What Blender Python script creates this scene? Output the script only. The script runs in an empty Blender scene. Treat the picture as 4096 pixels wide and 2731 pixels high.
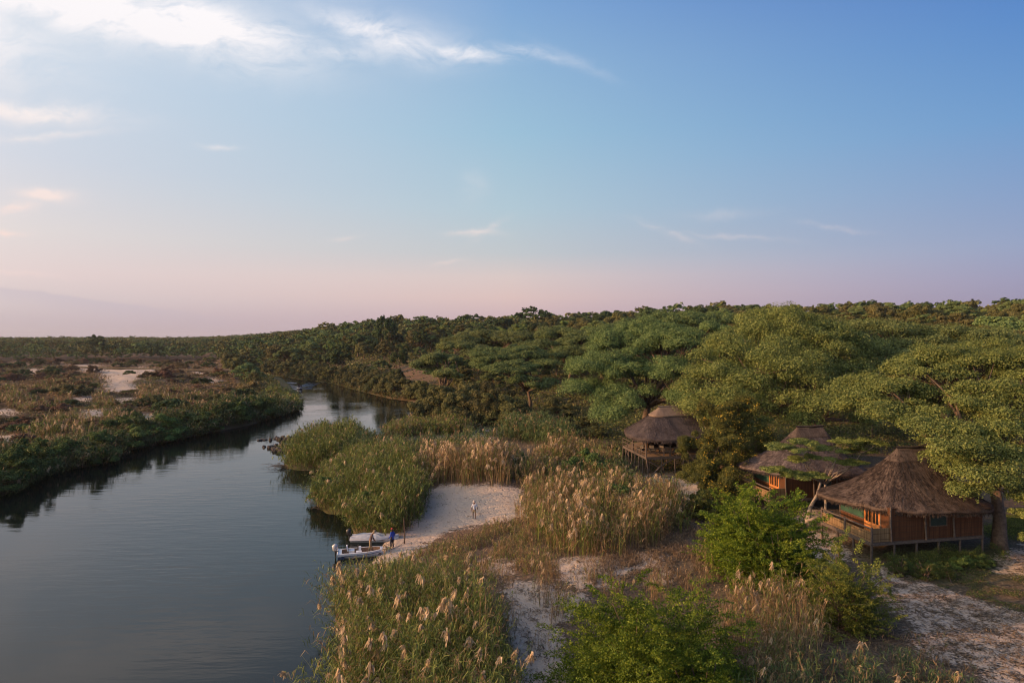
import bpy, bmesh, math, random
import numpy as np
from mathutils import Vector
R_ = math.radians
sc = bpy.context.scene
COL = sc.collection
CAMZ = 18.5; FPX = 2731.0; HY = 1354.0; CX = 2048.0

# ------------------------------------------------------------------ camera
cam_d = bpy.data.cameras.new('camera'); cam = bpy.data.objects.new('camera', cam_d); COL.objects.link(cam)
cam.location = (0, 0, CAMZ); cam.rotation_euler = (R_(90 - 0.24), 0, 0)
cam_d.lens = 24.0; cam_d.sensor_width = 36.0; cam_d.clip_start = 0.5; cam_d.clip_end = 20000
sc.camera = cam
sc.view_settings.view_transform = 'Standard'; sc.view_settings.look = 'None'
sc.view_settings.exposure = 0.12; sc.view_settings.gamma = 1.0
sc.cycles.max_bounces = 5; sc.cycles.diffuse_bounces = 2; sc.cycles.glossy_bounces = 2
sc.cycles.transmission_bounces = 2; sc.cycles.transparent_max_bounces = 4
sc.cycles.pixel_filter_type = 'BLACKMAN_HARRIS'; sc.cycles.filter_width = 1.15
sc.cycles.caustics_reflective = False; sc.cycles.caustics_refractive = False

SUN_AZ = R_(-103)      # from +Y, negative is to the left
SUN_EL = R_(14)
def lin(r, g, b):
    f = lambda c: (c/255/12.92) if c/255 <= 0.04045 else ((c/255+0.055)/1.055)**2.4
    return (f(r), f(g), f(b), 1.0)

# ------------------------------------------------------------------ node helper
class NT:
    def __init__(s, tree): s.t = tree; s.n = tree.nodes; s.l = tree.links
    def new(s, typ, **kw):
        n = s.n.new(typ)
        for k, v in kw.items():
            if k.startswith('_'): setattr(n, k[1:], v)
        return n
    def put(s, sock, v):
        if v is None: return
        if isinstance(v, bpy.types.NodeSocket): s.l.new(v, sock)
        elif isinstance(v, (tuple, list)) and sock.type == 'VALUE': sock.default_value = v[0]
        elif isinstance(v, (tuple, list)) and sock.type == 'VECTOR': sock.default_value = v[:3]
        else: sock.default_value = v
    def m(s, op, a, b=None, c=None, clamp=False):
        n = s.n.new('ShaderNodeMath'); n.operation = op; n.use_clamp = clamp
        s.put(n.inputs[0], a); s.put(n.inputs[1], b); s.put(n.inputs[2], c); return n.outputs[0]
    def v(s, op, a, b=None):
        n = s.n.new('ShaderNodeVectorMath'); n.operation = op
        s.put(n.inputs[0], a); s.put(n.inputs[1], b); return n.outputs[0]
    def mix(s, f, a, b, typ='MIX'):
        n = s.n.new('ShaderNodeMix'); n.data_type = 'RGBA'; n.blend_type = typ
        s.put(n.inputs[0], f); s.put(n.inputs[6], a); s.put(n.inputs[7], b); return n.outputs[2]
    def ramp(s, f, stops, interp='LINEAR'):
        n = s.n.new('ShaderNodeValToRGB'); cr = n.color_ramp; cr.interpolation = interp
        while len(cr.elements) < len(stops): cr.elements.new(0.5)
        for e, (p, c) in zip(cr.elements, stops):
            e.position = p; e.color = c if len(c) == 4 else (*c, 1)
        s.put(n.inputs[0], f); return n.outputs[0]
    def maprange(s, f, a, b, c=0.0, d=1.0, smooth=True):
        n = s.n.new('ShaderNodeMapRange'); n.interpolation_type = 'SMOOTHSTEP' if smooth else 'LINEAR'
        s.put(n.inputs[0], f); n.inputs[1].default_value = a; n.inputs[2].default_value = b
        n.inputs[3].default_value = c; n.inputs[4].default_value = d; return n.outputs[0]
    def noise(s, vec, scale, detail=3, rough=0.5, dist=0.0, dim='3D', w=0):
        n = s.n.new('ShaderNodeTexNoise'); n.noise_dimensions = dim
        if vec is not None: s.l.new(vec, n.inputs['Vector'])
        n.inputs['Scale'].default_value = scale; n.inputs['Detail'].default_value = detail
        n.inputs['Roughness'].default_value = rough; n.inputs['Distortion'].default_value = dist
        return n.outputs['Fac']
    def mapping(s, vec, scale=(1,1,1), rot=(0,0,0), loc=(0,0,0)):
        n = s.n.new('ShaderNodeMapping'); s.l.new(vec, n.inputs[0])
        n.inputs['Scale'].default_value = scale; n.inputs['Rotation'].default_value = rot; n.inputs['Location'].default_value = loc
        return n.outputs[0]

# ------------------------------------------------------------------ world sky
world = bpy.data.worlds.new('World'); sc.world = world; world.use_nodes = True
W = NT(world.node_tree); W.n.clear()
geo = W.n.new('ShaderNodeTexCoord').outputs['Generated']
sx = W.n.new('ShaderNodeSeparateXYZ'); W.l.new(geo, sx.inputs[0])
X, Y, Z = sx.outputs
hor = W.m('SQRT', W.m('ADD', W.m('MULTIPLY', X, X), W.m('MULTIPLY', Y, Y)))
el = W.m('DIVIDE', Z, W.m('MAXIMUM', hor, 0.02))
az = W.m('DIVIDE', X, W.m('MAXIMUM', hor, 0.02))
e = W.m('MULTIPLY', el, 1.0, clamp=True)
def yel(Yp): return (HY - Yp)/FPX
Ls = [(0, (178,165,175)), (.022, (190,175,184)), (.05, (208,193,197)), (.08, (222,203,203)), (.13, (222,212,211)), (.22, (207,211,222)), (.33, (204,215,229)), (.45, (216,223,232)), (.7, (190,206,226)), (1, (150,176,212))]
Ms = [(0, (187,162,175)), (.03, (199,171,179)), (.06, (217,188,185)), (.09, (215,196,193)), (.125, (192,196,200)), (.19, (176,198,210)), (.30, (155,191,214)), (.40, (144,180,213)), (.5, (124,164,211)), (1, (80,119,179))]
Rs = [(0, (134,126,158)), (.04, (142,132,165)), (.07, (146,142,176)), (.11, (142,153,187)), (.17, (128,152,193)), (.26, (106,150,200)), (.38, (86,134,197)), (.5, (68,114,189)), (.75, (58,94,162)), (1, (50,80,142))]
rl, rm, rr = [W.ramp(e, [(p, lin(*c)) for p, c in S], 'LINEAR') for S in (Ls, Ms, Rs)]
f = W.maprange(az, -0.62, 0.62, 0, 2, smooth=False)
c = W.mix(W.m('MINIMUM', f, 1.0), rl, rm)
c = W.mix(W.m('SUBTRACT', f, 1.0, clamp=True), c, rr)
# glow round the low sun, left of the frame
sd_ = (math.sin(SUN_AZ)*math.cos(SUN_EL), math.cos(SUN_AZ)*math.cos(SUN_EL), math.sin(SUN_EL))
dp = W.n.new('ShaderNodeVectorMath'); dp.operation = 'DOT_PRODUCT'; W.l.new(geo, dp.inputs[0]); dp.inputs[1].default_value = sd_
gl = W.m('POWER', W.m('MAXIMUM', dp.outputs['Value'], 0.0), 5.0)
c = W.mix(W.m('MULTIPLY', gl, 0.9), c, (3.9, 3.1, 2.1, 1))
sky = W.n.new('ShaderNodeTexSky'); sky.sky_type = 'NISHITA'; sky.sun_disc = False
sky.sun_elevation = SUN_EL; sky.sun_rotation = SUN_AZ; sky.altitude = 900; sky.dust_density = 1.5
ns = W.v('SCALE', sky.outputs[0]); ns.node.inputs['Scale'].default_value = 0.10
c = W.mix(0.10, c, ns)
# thin clouds, laid out by compass direction and elevation
yy = W.m('MAXIMUM', Y, 0.05)
U = W.m('DIVIDE', X, yy); V = W.m('DIVIDE', Z, yy)
cv = W.n.new('ShaderNodeCombineXYZ'); W.l.new(U, cv.inputs[0]); W.l.new(V, cv.inputs[1]); uv = cv.outputs[0]
wn = W.noise(uv, 9, 3, 0.6)
warp = W.v('SCALE', W.v('SUBTRACT', W.n.new('ShaderNodeTexNoise').outputs['Color'], (0.5, 0.5, 0.5)))
warp.node.inputs['Scale'].default_value = 0.05
tn = [n for n in W.n if n.bl_idname == 'ShaderNodeTexNoise'][-1]; W.l.new(uv, tn.inputs['Vector']); tn.inputs['Scale'].default_value = 7; tn.inputs['Detail'].default_value = 5; tn.inputs['Roughness'].default_value = 0.62
uvw = W.v('ADD', uv, warp)
def gauss(Xp, Yp, rx, ry, deg, amp):
    u0, v0 = (Xp - CX)/FPX, (HY - Yp)/FPX
    mp = W.n.new('ShaderNodeMapping'); mp.vector_type = 'POINT'
    d = W.v('SUBTRACT', uvw, (u0, v0, 0))
    W.l.new(d, mp.inputs[0]); mp.inputs['Rotation'].default_value = (0, 0, R_(deg))
    q = W.v('MULTIPLY', mp.outputs[0], (FPX/rx, FPX/ry, 0))
    ln = W.n.new('ShaderNodeVectorMath'); ln.operation = 'DOT_PRODUCT'; W.l.new(q, ln.inputs[0]); W.l.new(q, ln.inputs[1])
    return W.m('MULTIPLY', W.m('EXPONENT', W.m('MULTIPLY', ln.outputs['Value'], -1.0)), amp)
G = [(250, -20, 640, 130, 14, 1.35), (720, 100, 430, 115, 14, 1.3), (980, 165, 280, 90, 0, .95), (1320, 190, 260, 38, 5, .55), (1480, 110, 230, 45, 18, .75), (1620, 170, 230, 80, 10, .7), (1840, 195, 170, 40, 5, .75), (2100, 195, 190, 22, 12, .42), (2300, 240, 150, 24, 25, .2),
     (100, 440, 330, 45, 4, .95), (330, 470, 140, 25, 8, .4), (90, 540, 320, 18, -3, .65), (190, 780, 110, 24, 8, 1.0), (50, 830, 110, 34, -8, .8), (20, 932, 80, 12, 0, .75), (880, 580, 70, 13, 5, .5),
     (1900, 945, 90, 14, 0, .62), (1960, 925, 70, 14, -35, .4), (1800, 1060, 50, 7, -5, .45), (2660, 930, 120, 16, 15, .38), (2950, 950, 170, 10, 6, .3), (3350, 920, 120, 12, 8, .26), (2890, 860, 150, 20, 0, .16), (1890, 740, 60, 60, 30, .18), (1390, 950, 60, 9, -10, .3), (100, 1090, 160, 8, 5, .3), (-300, 100, 500, 200, 10, 1.0), (400, -350, 700, 160, 15, .9), (1500, -250, 500, 90, 10, .6)]
acc = None
for g in G:
    o = gauss(*g); acc = o if acc is None else W.m('MAXIMUM', acc, o)
st = W.mapping(uvw, (5, 13, 1), (0, 0, R_(-10)))
nz = W.noise(st, 1.9, 9, 0.68, 0.6)
nz2 = W.noise(uvw, 3.2, 2, 0.5)
tex = W.m('ADD', W.m('MULTIPLY', nz, 0.85), W.m('MULTIPLY', nz2, 0.15))
al = W.m('MULTIPLY', acc, W.maprange(tex, 0.30, 0.60))
al = W.m('ADD', al, W.m('MULTIPLY', W.m('SUBTRACT', acc, 0.42, clamp=True), 0.6))
al = W.m('MULTIPLY', W.m('MULTIPLY', al, 0.95, clamp=True), W.maprange(Y, 0.05, 0.25))
ccol = W.ramp(e, [(0, lin(236,205,200)), (.12, lin(240,216,208)), (.22, lin(236,225,222)), (.35, lin(240,236,238)), (.5, lin(248,244,246))])
c = W.mix(al, c, ccol)
# long low grey-blue cloud bank at the lower left
bk = W.m('SUBTRACT', V, W.m('ADD', W.m('MULTIPLY', W.m('ADD', U, 0.75), -0.135), 0.079))
bk = W.m('ADD', bk, W.m('MULTIPLY', W.m('SUBTRACT', W.noise(uv, 14, 4, 0.6), 0.5), 0.014))
edge = W.m('MULTIPLY', W.maprange(bk, 0.0, -0.006), W.maprange(bk, -0.034, -0.003))
edge = W.m('MULTIPLY', edge, W.maprange(U, -0.36, -0.62))
edge = W.m('MULTIPLY', edge, W.maprange(Y, 0.05, 0.25))
c = W.mix(W.m('MULTIPLY', edge, 0.32), c, lin(178,170,186))
c = W.v('SCALE', c); W.l.new(W.maprange(Y, -0.5, 0.02, 1.12, 1.0), c.node.inputs['Scale'])
below = W.maprange(Z, -0.02, 0.0)
c = W.mix(below, (0.05, 0.05, 0.045, 1), c)
bg = W.n.new('ShaderNodeBackground'); W.l.new(c, bg.inputs[0]); bg.inputs[1].default_value = 1.0
wo = W.n.new('ShaderNodeOutputWorld'); W.l.new(bg.outputs[0], wo.inputs[0])
world.cycles.sampling_method = 'MANUAL'; world.cycles.sample_map_resolution = 512

# ------------------------------------------------------------------ sun
sl = bpy.data.lights.new('sun', 'SUN'); sl.energy = 5.0; sl.angle = R_(0.6); sl.color = (1.0, 0.53, 0.25)
so = bpy.data.objects.new('sun', sl); COL.objects.link(so)
so.rotation_euler = Vector(sd_).to_track_quat('Z', 'Y').to_euler()
so.location = (-80, -20, 60)

# ------------------------------------------------------------------ materials
def mat(name):
    m = bpy.data.materials.new(name); m.use_nodes = True; t = NT(m.node_tree); t.n.clear()
    p = t.n.new('ShaderNodeBsdfPrincipled'); o = t.n.new('ShaderNodeOutputMaterial'); t.l.new(p.outputs[0], o.inputs[0])
    p.inputs['Roughness'].default_value = 0.8; p.inputs['Specular IOR Level'].default_value = 0.25
    return m, t, p, o
def leafmat(name, c1, c2, c3=None, trans=0.2, tint=0.25, rough=0.6):
    m, t, p, o = mat(name)
    g = t.n.new('ShaderNodeNewGeometry'); oi = t.n.new('ShaderNodeObjectInfo')
    r = g.outputs['Random Per Island']
    stops = [(0, (*c1, 1)), (.75, (*c2, 1))]
    if c3: stops.append((1, (*c3, 1)))
    col = t.ramp(r, stops)
    pn = t.noise(g.outputs['Position'], 0.35, 3, 0.6)
    col = t.mix(t.maprange(pn, 0.3, 0.7, 0.0, 0.45), col, t.mix(1.0, col, (0.55, 0.6, 0.6, 1), 'MULTIPLY'))
    hs = t.n.new('ShaderNodeHueSaturation')
    t.put(hs.inputs['Hue'], t.m('ADD', 0.5, t.m('MULTIPLY', t.m('SUBTRACT', oi.outputs['Random'], 0.5), tint*0.16)))
    t.put(hs.inputs['Value'], t.m('ADD', 1-tint*0.9, t.m('MULTIPLY', t.m('FRACT', t.m('MULTIPLY', oi.outputs['Random'], 7.31)), tint*1.8)))
    t.l.new(col, hs.inputs['Color'])
    t.l.new(hs.outputs[0], p.inputs['Base Color']); p.inputs['Roughness'].default_value = rough
    tr = t.n.new('ShaderNodeBsdfTranslucent'); t.l.new(hs.outputs[0], tr.inputs[0])
    mx = t.n.new('ShaderNodeMixShader'); mx.inputs[0].default_value = trans
    t.l.new(p.outputs[0], mx.inputs[1]); t.l.new(tr.outputs[0], mx.inputs[2]); t.l.new(mx.outputs[0], o.inputs[0])
    return m
def plain(name, c, rough=0.7, spec=0.3, metal=0.0, bump=0, bscale=20, var=0.15, vscale=3.0):
    m, t, p, o = mat(name)
    tc = t.n.new('ShaderNodeTexCoord').outputs['Object']
    n = t.noise(tc, vscale, 4, 0.6)
    k = t.maprange(n, 0.25, 0.75, 1-var, 1+var)
    cc = t.v('SCALE', tuple(c)); t.l.new(k, cc.node.inputs['Scale'])
    t.l.new(cc, p.inputs['Base Color']); p.inputs['Roughness'].default_value = rough
    p.inputs['Specular IOR Level'].default_value = spec; p.inputs['Metallic'].default_value = metal
    if bump:
        b = t.n.new('ShaderNodeBump'); b.inputs['Strength'].default_value = bump; b.inputs['Distance'].default_value = 0.05
        t.l.new(t.noise(tc, bscale, 4, 0.6), b.inputs['Height']); t.l.new(b.outputs[0], p.inputs['Normal'])
    return m
M = {}
M['acacia'] = leafmat('acacia_leaf', (0.075, 0.115, 0.035), (0.17, 0.225, 0.07), (0.24, 0.29, 0.1))
M['acacia_near'] = leafmat('acacia_leaf_near', (0.075, 0.11, 0.027), (0.20, 0.24, 0.06), (0.31, 0.33, 0.10), tint=0.12)
M['darkleaf'] = leafmat('dark_leaf', (0.03, 0.055, 0.018), (0.07, 0.11, 0.032), (0.13, 0.17, 0.05))
M['mopane'] = leafmat('brown_olive_leaf', (0.075, 0.08, 0.026), (0.18, 0.175, 0.055), (0.26, 0.225, 0.08), tint=0.22)
M['pale'] = leafmat('pale_green_leaf', (0.12, 0.17, 0.045), (0.21, 0.29, 0.07), (0.28, 0.34, 0.1))
M['bankbush'] = leafmat('bank_bush_leaf', (0.06, 0.066, 0.022), (0.15, 0.155, 0.05), (0.24, 0.225, 0.08), tint=0.3)
M['brownscrub'] = leafmat('brown_scrub_leaf', (0.120,0.078,0.042), (0.204,0.132,0.066), (0.312,0.192,0.096), tint=0.5)
M['bright'] = leafmat('bright_shrub_leaf', (0.055, 0.1, 0.008), (0.155, 0.23, 0.018), (0.3, 0.36, 0.04), tint=0.1, trans=0.26)
M['feather'] = leafmat('feathery_shrub_leaf', (0.07, 0.1, 0.018), (0.17, 0.205, 0.035), (0.3, 0.3, 0.06), tint=0.1, trans=0.26)
M['flowerleaf'] = leafmat('flowering_tree_leaf', (0.05, 0.065, 0.014), (0.125, 0.135, 0.028), (0.19, 0.19, 0.045), tint=0.1)
M['flower'] = plain('yellow_flower', (.62,.42,.04), 0.6)
M['reedgreen'] = leafmat('reed_green', (0.06, 0.088, 0.016), (0.17, 0.21, 0.04), (0.36, 0.37, 0.1), trans=0.24, tint=0)
M['reedblue'] = leafmat('reed_blue_green', (0.045, 0.08, 0.025), (0.12, 0.175, 0.055), (0.24, 0.27, 0.1), trans=0.2, tint=0)
M['freshgreen'] = leafmat('fresh_green_leaf', (.045,.08,.02), (.115,.175,.04), (.20,.27,.07), tint=0.25)
M['reedbank'] = leafmat('left_bank_reed', (.035,.055,.018), (.10,.14,.04), (.25,.27,.09), trans=0.2, tint=0)
M['reeddry'] = leafmat('reed_dry', (0.14, 0.085, 0.04), (0.34, 0.225, 0.11), (0.52, 0.36, 0.19), trans=0.2, tint=0)
M['plume'] = leafmat('reed_plume', (.44,.31,.17), (.64,.47,.29), (.74,.58,.40), trans=0.3, tint=0)
M['drygrass'] = leafmat('dry_grass', (.13,.085,.05), (.23,.165,.10), (.33,.25,.16), trans=0.2, tint=0)
M['cover'] = leafmat('ground_cover_leaf', (0.047,0.074,0.020), (0.101,0.135,0.034), (0.176,0.162,0.054), trans=0.2, tint=0)
M['bark'] = plain('bark', (.13,.095,.07), 0.9, 0.1, bump=0.6, bscale=12, var=0.35, vscale=4)
M['barkpale'] = plain('pale_bark', (.30,.25,.20), 0.9, 0.1, var=0.3, vscale=5)
M['oldwood'] = plain('weathered_wood', (.10,.078,.065), 0.85, 0.2, bump=0.4, bscale=30, var=0.3, vscale=6)
M['darkwood'] = plain('dark_wood', (.10,.07,.05), 0.8, 0.2, var=0.3, vscale=6)
M['doorwood'] = plain('door_wood', (.55,.22,.07), 0.5, 0.4, var=0.2, vscale=5)
M['pane'] = plain('dark_glass', (.012,.015,.015), 0.12, 0.5, var=0.1)
M['canvas'] = plain('green_canvas', (.035,.085,.06), 0.8, 0.2, var=0.25, vscale=1.2)
M['screen'] = plain('dark_insect_screen', (.015,.03,.025), 0.6, 0.3, var=0.2)
M['rock'] = plain('river_rock', (.055,.045,.042), 0.7, 0.35, bump=0.9, bscale=8, var=0.4, vscale=5)
M['boatwhite'] = plain('white_gelcoat', (.72,.72,.74), 0.3, 0.5, var=0.06, vscale=3)
M['boatdark'] = plain('dark_blue_hull', (.03,.045,.09), 0.3, 0.5)
M['boatfloor'] = plain('brown_boat_floor', (.17,.115,.085), 0.8, 0.2, var=0.3, vscale=5)
M['tarp'] = plain('grey_tarp', (.36,.38,.42), 0.6, 0.3, var=0.12, vscale=3)
M['silver'] = plain('silver_cowl', (.45,.45,.47), 0.35, 0.5, metal=0.3)
M['black'] = plain('black_plastic', (.02,.02,.022), 0.35, 0.5)
M['seatvinyl'] = plain('white_vinyl', (.68,.68,.71), 0.5, 0.4)
M['skin'] = plain('skin', (.20,.10,.06), 0.6, 0.3)
M['skindark'] = plain('dark_skin', (.06,.03,.02), 0.6, 0.3)
M['shirtgrey'] = plain('pale_grey_shirt', (.52,.54,.60), 0.9, 0.1)
M['khaki'] = plain('khaki_cloth', (.27,.21,.13), 0.9, 0.1)
M['brownshirt'] = plain('grey_brown_shirt', (.13,.10,.10), 0.9, 0.1)
M['blue'] = plain('blue_cloth', (.04,.08,.38), 0.8, 0.2)
M['navy'] = plain('navy_cloth', (.015,.02,.035), 0.9, 0.1)
M['hatcloth'] = plain('pale_hat_cloth', (.5,.45,.4), 0.9, 0.1)
M['hatband'] = plain('dark_hat_band', (.08,.06,.055), 0.9, 0.1)
M['redcap'] = plain('red_cap_cloth', (.30,.06,.05), 0.9, 0.1)
M['cushion'] = plain('beige_cushion', (.42,.36,.28), 0.9, 0.1)
M['wicker'] = plain('dark_wicker', (.07,.06,.055), 0.8, 0.2)
M['plaster'] = plain('pale_plaster', (.55,.40,.32), 0.8, 0.2)
M['foam'] = plain('foam_water', (.11,.12,.14), 0.4, 0.4, var=0.25, vscale=2)

def reedwall(nm='reed_wall', c1=(.02,.008,.004), c2=(.085,.032,.012), c3=(.17,.075,.03)):
    m, t, p, o = mat(nm)
    uvn = t.n.new('ShaderNodeUVMap').outputs[0]
    s1 = t.noise(t.mapping(uvn, (28, 0.35, 1)), 1.0, 3, 0.6)
    s2 = t.noise(uvn, 0.9, 4, 0.6)
    col = t.ramp(s1, [(.32, c1), (.5, c2), (.68, c3)])
    col = t.mix(t.maprange(s2, .3, .75, 0, .6), col, (c2[0]*.7, c2[1]*.7, c2[2]*.7, 1))
    sp = t.n.new('ShaderNodeSeparateXYZ'); t.l.new(uvn, sp.inputs[0])
    band = t.m('COMPARE', t.m('FRACT', t.m('MULTIPLY', sp.outputs[1], 1/0.42)), 0.5, 0.05)
    col = t.mix(t.m('MULTIPLY', band, .75), col, (.05,.028,.015,1))
    t.l.new(col, p.inputs['Base Color'])
    b = t.n.new('ShaderNodeBump'); b.inputs['Strength'].default_value = .7; b.inputs['Distance'].default_value = .03
    t.l.new(s1, b.inputs['Height']); t.l.new(b.outputs[0], p.inputs['Normal'])
    return m
M['reedwall'] = reedwall()
M['reedpanel'] = reedwall('reed_panel', (.05,.028,.014), (.20,.125,.06), (.34,.23,.12))
def thatch(name, dark, mid, light):
    m, t, p, o = mat(name)
    uvn = t.n.new('ShaderNodeUVMap').outputs[0]
    pos = t.n.new('ShaderNodeNewGeometry').outputs['Position']
    s1 = t.noise(t.mapping(uvn, (16, 1.1, 1)), 1.0, 5, 0.7, 0.3)
    s2 = t.noise(pos, 0.8, 4, 0.65)
    s3 = t.noise(t.mapping(uvn, (.8, 5, 1)), 1.0, 3, 0.6)
    k = t.m('ADD', t.m('ADD', t.m('MULTIPLY', s1, .5), t.m('MULTIPLY', s2, .3)), t.m('MULTIPLY', s3, .2))
    col = t.ramp(k, [(.38, dark), (.5, mid), (.62, light)])
    isl = t.n.new('ShaderNodeNewGeometry').outputs['Random Per Island']; sc2 = t.v('SCALE', col); t.l.new(t.maprange(isl, 0, 1, .5, 1.25), sc2.node.inputs['Scale']); col = sc2
    t.l.new(col, p.inputs['Base Color']); p.inputs['Roughness'].default_value = .95; p.inputs['Specular IOR Level'].default_value = .1
    b = t.n.new('ShaderNodeBump'); b.inputs['Strength'].default_value = .9; b.inputs['Distance'].default_value = .12
    t.l.new(k, b.inputs['Height']); t.l.new(b.outputs[0], p.inputs['Normal'])
    return m
M['thatch'] = thatch('grey_thatch', (.045,.037,.036), (.10,.08,.077), (.17,.138,.128))
M['thatchdark'] = thatch('brown_thatch', (.032,.023,.019), (.072,.053,.044), (.135,.102,.082))
M['cap'] = thatch('ridge_thatch', (.15,.11,.085), (.26,.19,.145), (.36,.27,.20))

M['capdark'] = thatch('dark_ridge_thatch', (.04,.03,.026), (.085,.065,.055), (.15,.115,.095))
def watermat():
    m, t, p, o = mat('river_water')
    pos = t.n.new('ShaderNodeNewGeometry').outputs['Position']
    p.inputs['Base Color'].default_value = (.005, .009, .008, 1); p.inputs['IOR'].default_value = 1.33
    p.inputs['Specular IOR Level'].default_value = .38; p.inputs['Roughness'].default_value = .05
    a = t.noise(t.mapping(pos, (.30, 1.25, 1), (0, 0, R_(-14))), 1.0, 2, .5, .3)
    b_ = t.noise(t.mapping(pos, (1.6, 5.0, 1), (0, 0, R_(9))), 1.0, 3, .6)
    cc = t.noise(pos, .045, 3, .55)
    amp = t.maprange(cc, .38, .66, .3, 1.9)
    h = t.m('MULTIPLY', t.m('ADD', a, t.m('MULTIPLY', b_, .22)), amp)
    b = t.n.new('ShaderNodeBump'); b.inputs['Strength'].default_value = .35; b.inputs['Distance'].default_value = .058
    t.l.new(h, b.inputs['Height']); t.l.new(b.outputs[0], p.inputs['Normal'])
    return m
M['water'] = watermat()

def groundmat():
    m, t, p, o = mat('sandy_ground')
    pos = t.n.new('ShaderNodeNewGeometry').outputs['Position']
    at = t.n.new('ShaderNodeAttribute'); at.attribute_name = 'mask'
    sp = t.n.new('ShaderNodeSeparateColor'); t.l.new(at.outputs['Color'], sp.inputs[0])
    sand, green, red = sp.outputs
    n1 = t.noise(pos, .9, 6, .65); n2 = t.noise(pos, 5.5, 5, .7); n3 = t.noise(pos, .12, 3, .5)
    sm = t.m('ADD', sand, t.m('ADD', t.m('MULTIPLY', t.m('SUBTRACT', n1, .5), 1.3), t.m('MULTIPLY', t.m('SUBTRACT', n2, .5), 1.5)))
    sm = t.maprange(sm, .36, .64)
    sandc = t.mix(n1, (.45, .35, .265, 1), (.62, .50, .385, 1))
    sandc = t.mix(t.maprange(n2, .45, .8, 0, .35), sandc, (.27, .20, .145, 1))
    lit = t.ramp(n2, [(.3, (.05,.038,.025)), (.5, (.12,.088,.058)), (.72, (.24,.185,.13))])
    lit = t.mix(t.m('MULTIPLY', green, t.maprange(n1, .3, .6)), lit, t.ramp(n2, [(.3, (.025,.04,.012)), (.7, (.08,.10,.03))]))
    lit = t.mix(t.m('MULTIPLY', red, t.maprange(n1, .2, .6)), lit, t.ramp(n2, [(.3, (.12,.07,.04)), (.7, (.30,.18,.11))]))
    col = t.mix(sm, lit, sandc)
    t.l.new(col, p.inputs['Base Color']); p.inputs['Roughness'].default_value = .95; p.inputs['Specular IOR Level'].default_value = .1
    vo = t.n.new('ShaderNodeTexVoronoi'); t.l.new(pos, vo.inputs['Vector']); vo.inputs['Scale'].default_value = 1.7; vo.inputs['Randomness'].default_value = 1
    foot = t.maprange(vo.outputs['Distance'], .10, .34)
    hh = t.m('ADD', t.m('MULTIPLY', foot, .55), t.m('ADD', t.m('MULTIPLY', n2, .8), t.m('MULTIPLY', t.noise(pos, 2.2, 3, .6), 1.0)))
    b = t.n.new('ShaderNodeBump'); b.inputs['Strength'].default_value = .8; b.inputs['Distance'].default_value = .16
    t.l.new(hh, b.inputs['Height']); t.l.new(b.outputs[0], p.inputs['Normal'])
    return m
M['ground'] = groundmat()

# ------------------------------------------------------------------ mesh helpers
def cat(parts):
    """[(V,F,matindex)] -> V, F list, idx"""
    Vs, Fs, Is = [], [], []; off = 0
    for V, F, i in parts:
        if len(V) == 0: continue
        Vs.append(V); Fs.append(np.asarray(F) + off); Is.append(np.full(len(F), i)); off += len(V)
    return np.concatenate(Vs), Fs, np.concatenate(Is)
def add(name, parts, mats, parent=None, smooth=False, loc=None, uv=None):
    V, Fs, idx = cat(parts)
    me = bpy.data.meshes.new(name)
    me.vertices.add(len(V)); me.vertices.foreach_set('co', V.astype(np.float32).ravel())
    loops = np.concatenate([F.ravel() for F in Fs]); sizes = np.concatenate([np.full(len(F), F.shape[1]) for F in Fs])
    me.loops.add(len(loops)); me.loops.foreach_set('vertex_index', loops.astype(np.int32))
    me.polygons.add(len(sizes)); st_ = np.concatenate([[0], np.cumsum(sizes)[:-1]])
    me.polygons.foreach_set('loop_start', st_.astype(np.int32))
    if len(mats) > 1: me.polygons.foreach_set('material_index', idx.astype(np.int32))
    for m in mats: me.materials.append(m)
    me.polygons.foreach_set('use_smooth', np.full(len(sizes), smooth))
    if uv is not None:
        l = me.uv_layers.new(name='UVMap'); l.data.foreach_set('uv', uv[loops].astype(np.float32).ravel())
    me.update(calc_edges=True); me.validate(clean_customdata=False)
    o = bpy.data.objects.new(name, me); COL.objects.link(o)
    if parent: o.parent = parent
    if loc is not None: o.location = loc
    return o
def tag(o, label=None, cat=None, group=None, kind=None):
    if label: o['label'] = label
    if cat: o['category'] = cat
    if group: o['group'] = group
    if kind: o['kind'] = kind
    return o
def thing(name, label, cat_, loc=(0,0,0), rz=0, group=None):
    o = bpy.data.objects.new(name, None); COL.objects.link(o); o.location = loc; o.rotation_euler = (0, 0, rz)
    o.empty_display_size = .3
    return tag(o, label, cat_, group)
def copy_tree(o, loc, rz, s, label, group=None):
    r = o.copy(); COL.objects.link(r); r.location = loc; r.rotation_euler = (0, 0, rz); r.scale = s
    r['label'] = label
    if group: r['group'] = group
    for ch in o.children:
        c_ = ch.copy(); COL.objects.link(c_); c_.parent = r
        for g in ch.children:
            d = g.copy(); COL.objects.link(d); d.parent = c_
    return r
def nrm(a): return a/np.maximum(np.linalg.norm(a, axis=-1, keepdims=True), 1e-9)
def box(x0, x1, y0, y1, z0, z1):
    V = np.array([(x, y, z) for z in (z0, z1) for y in (y0, y1) for x in (x0, x1)], float)
    F = np.array([(0,2,3,1),(4,5,7,6),(0,1,5,4),(2,6,7,3),(0,4,6,2),(1,3,7,5)])
    return V, F
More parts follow.
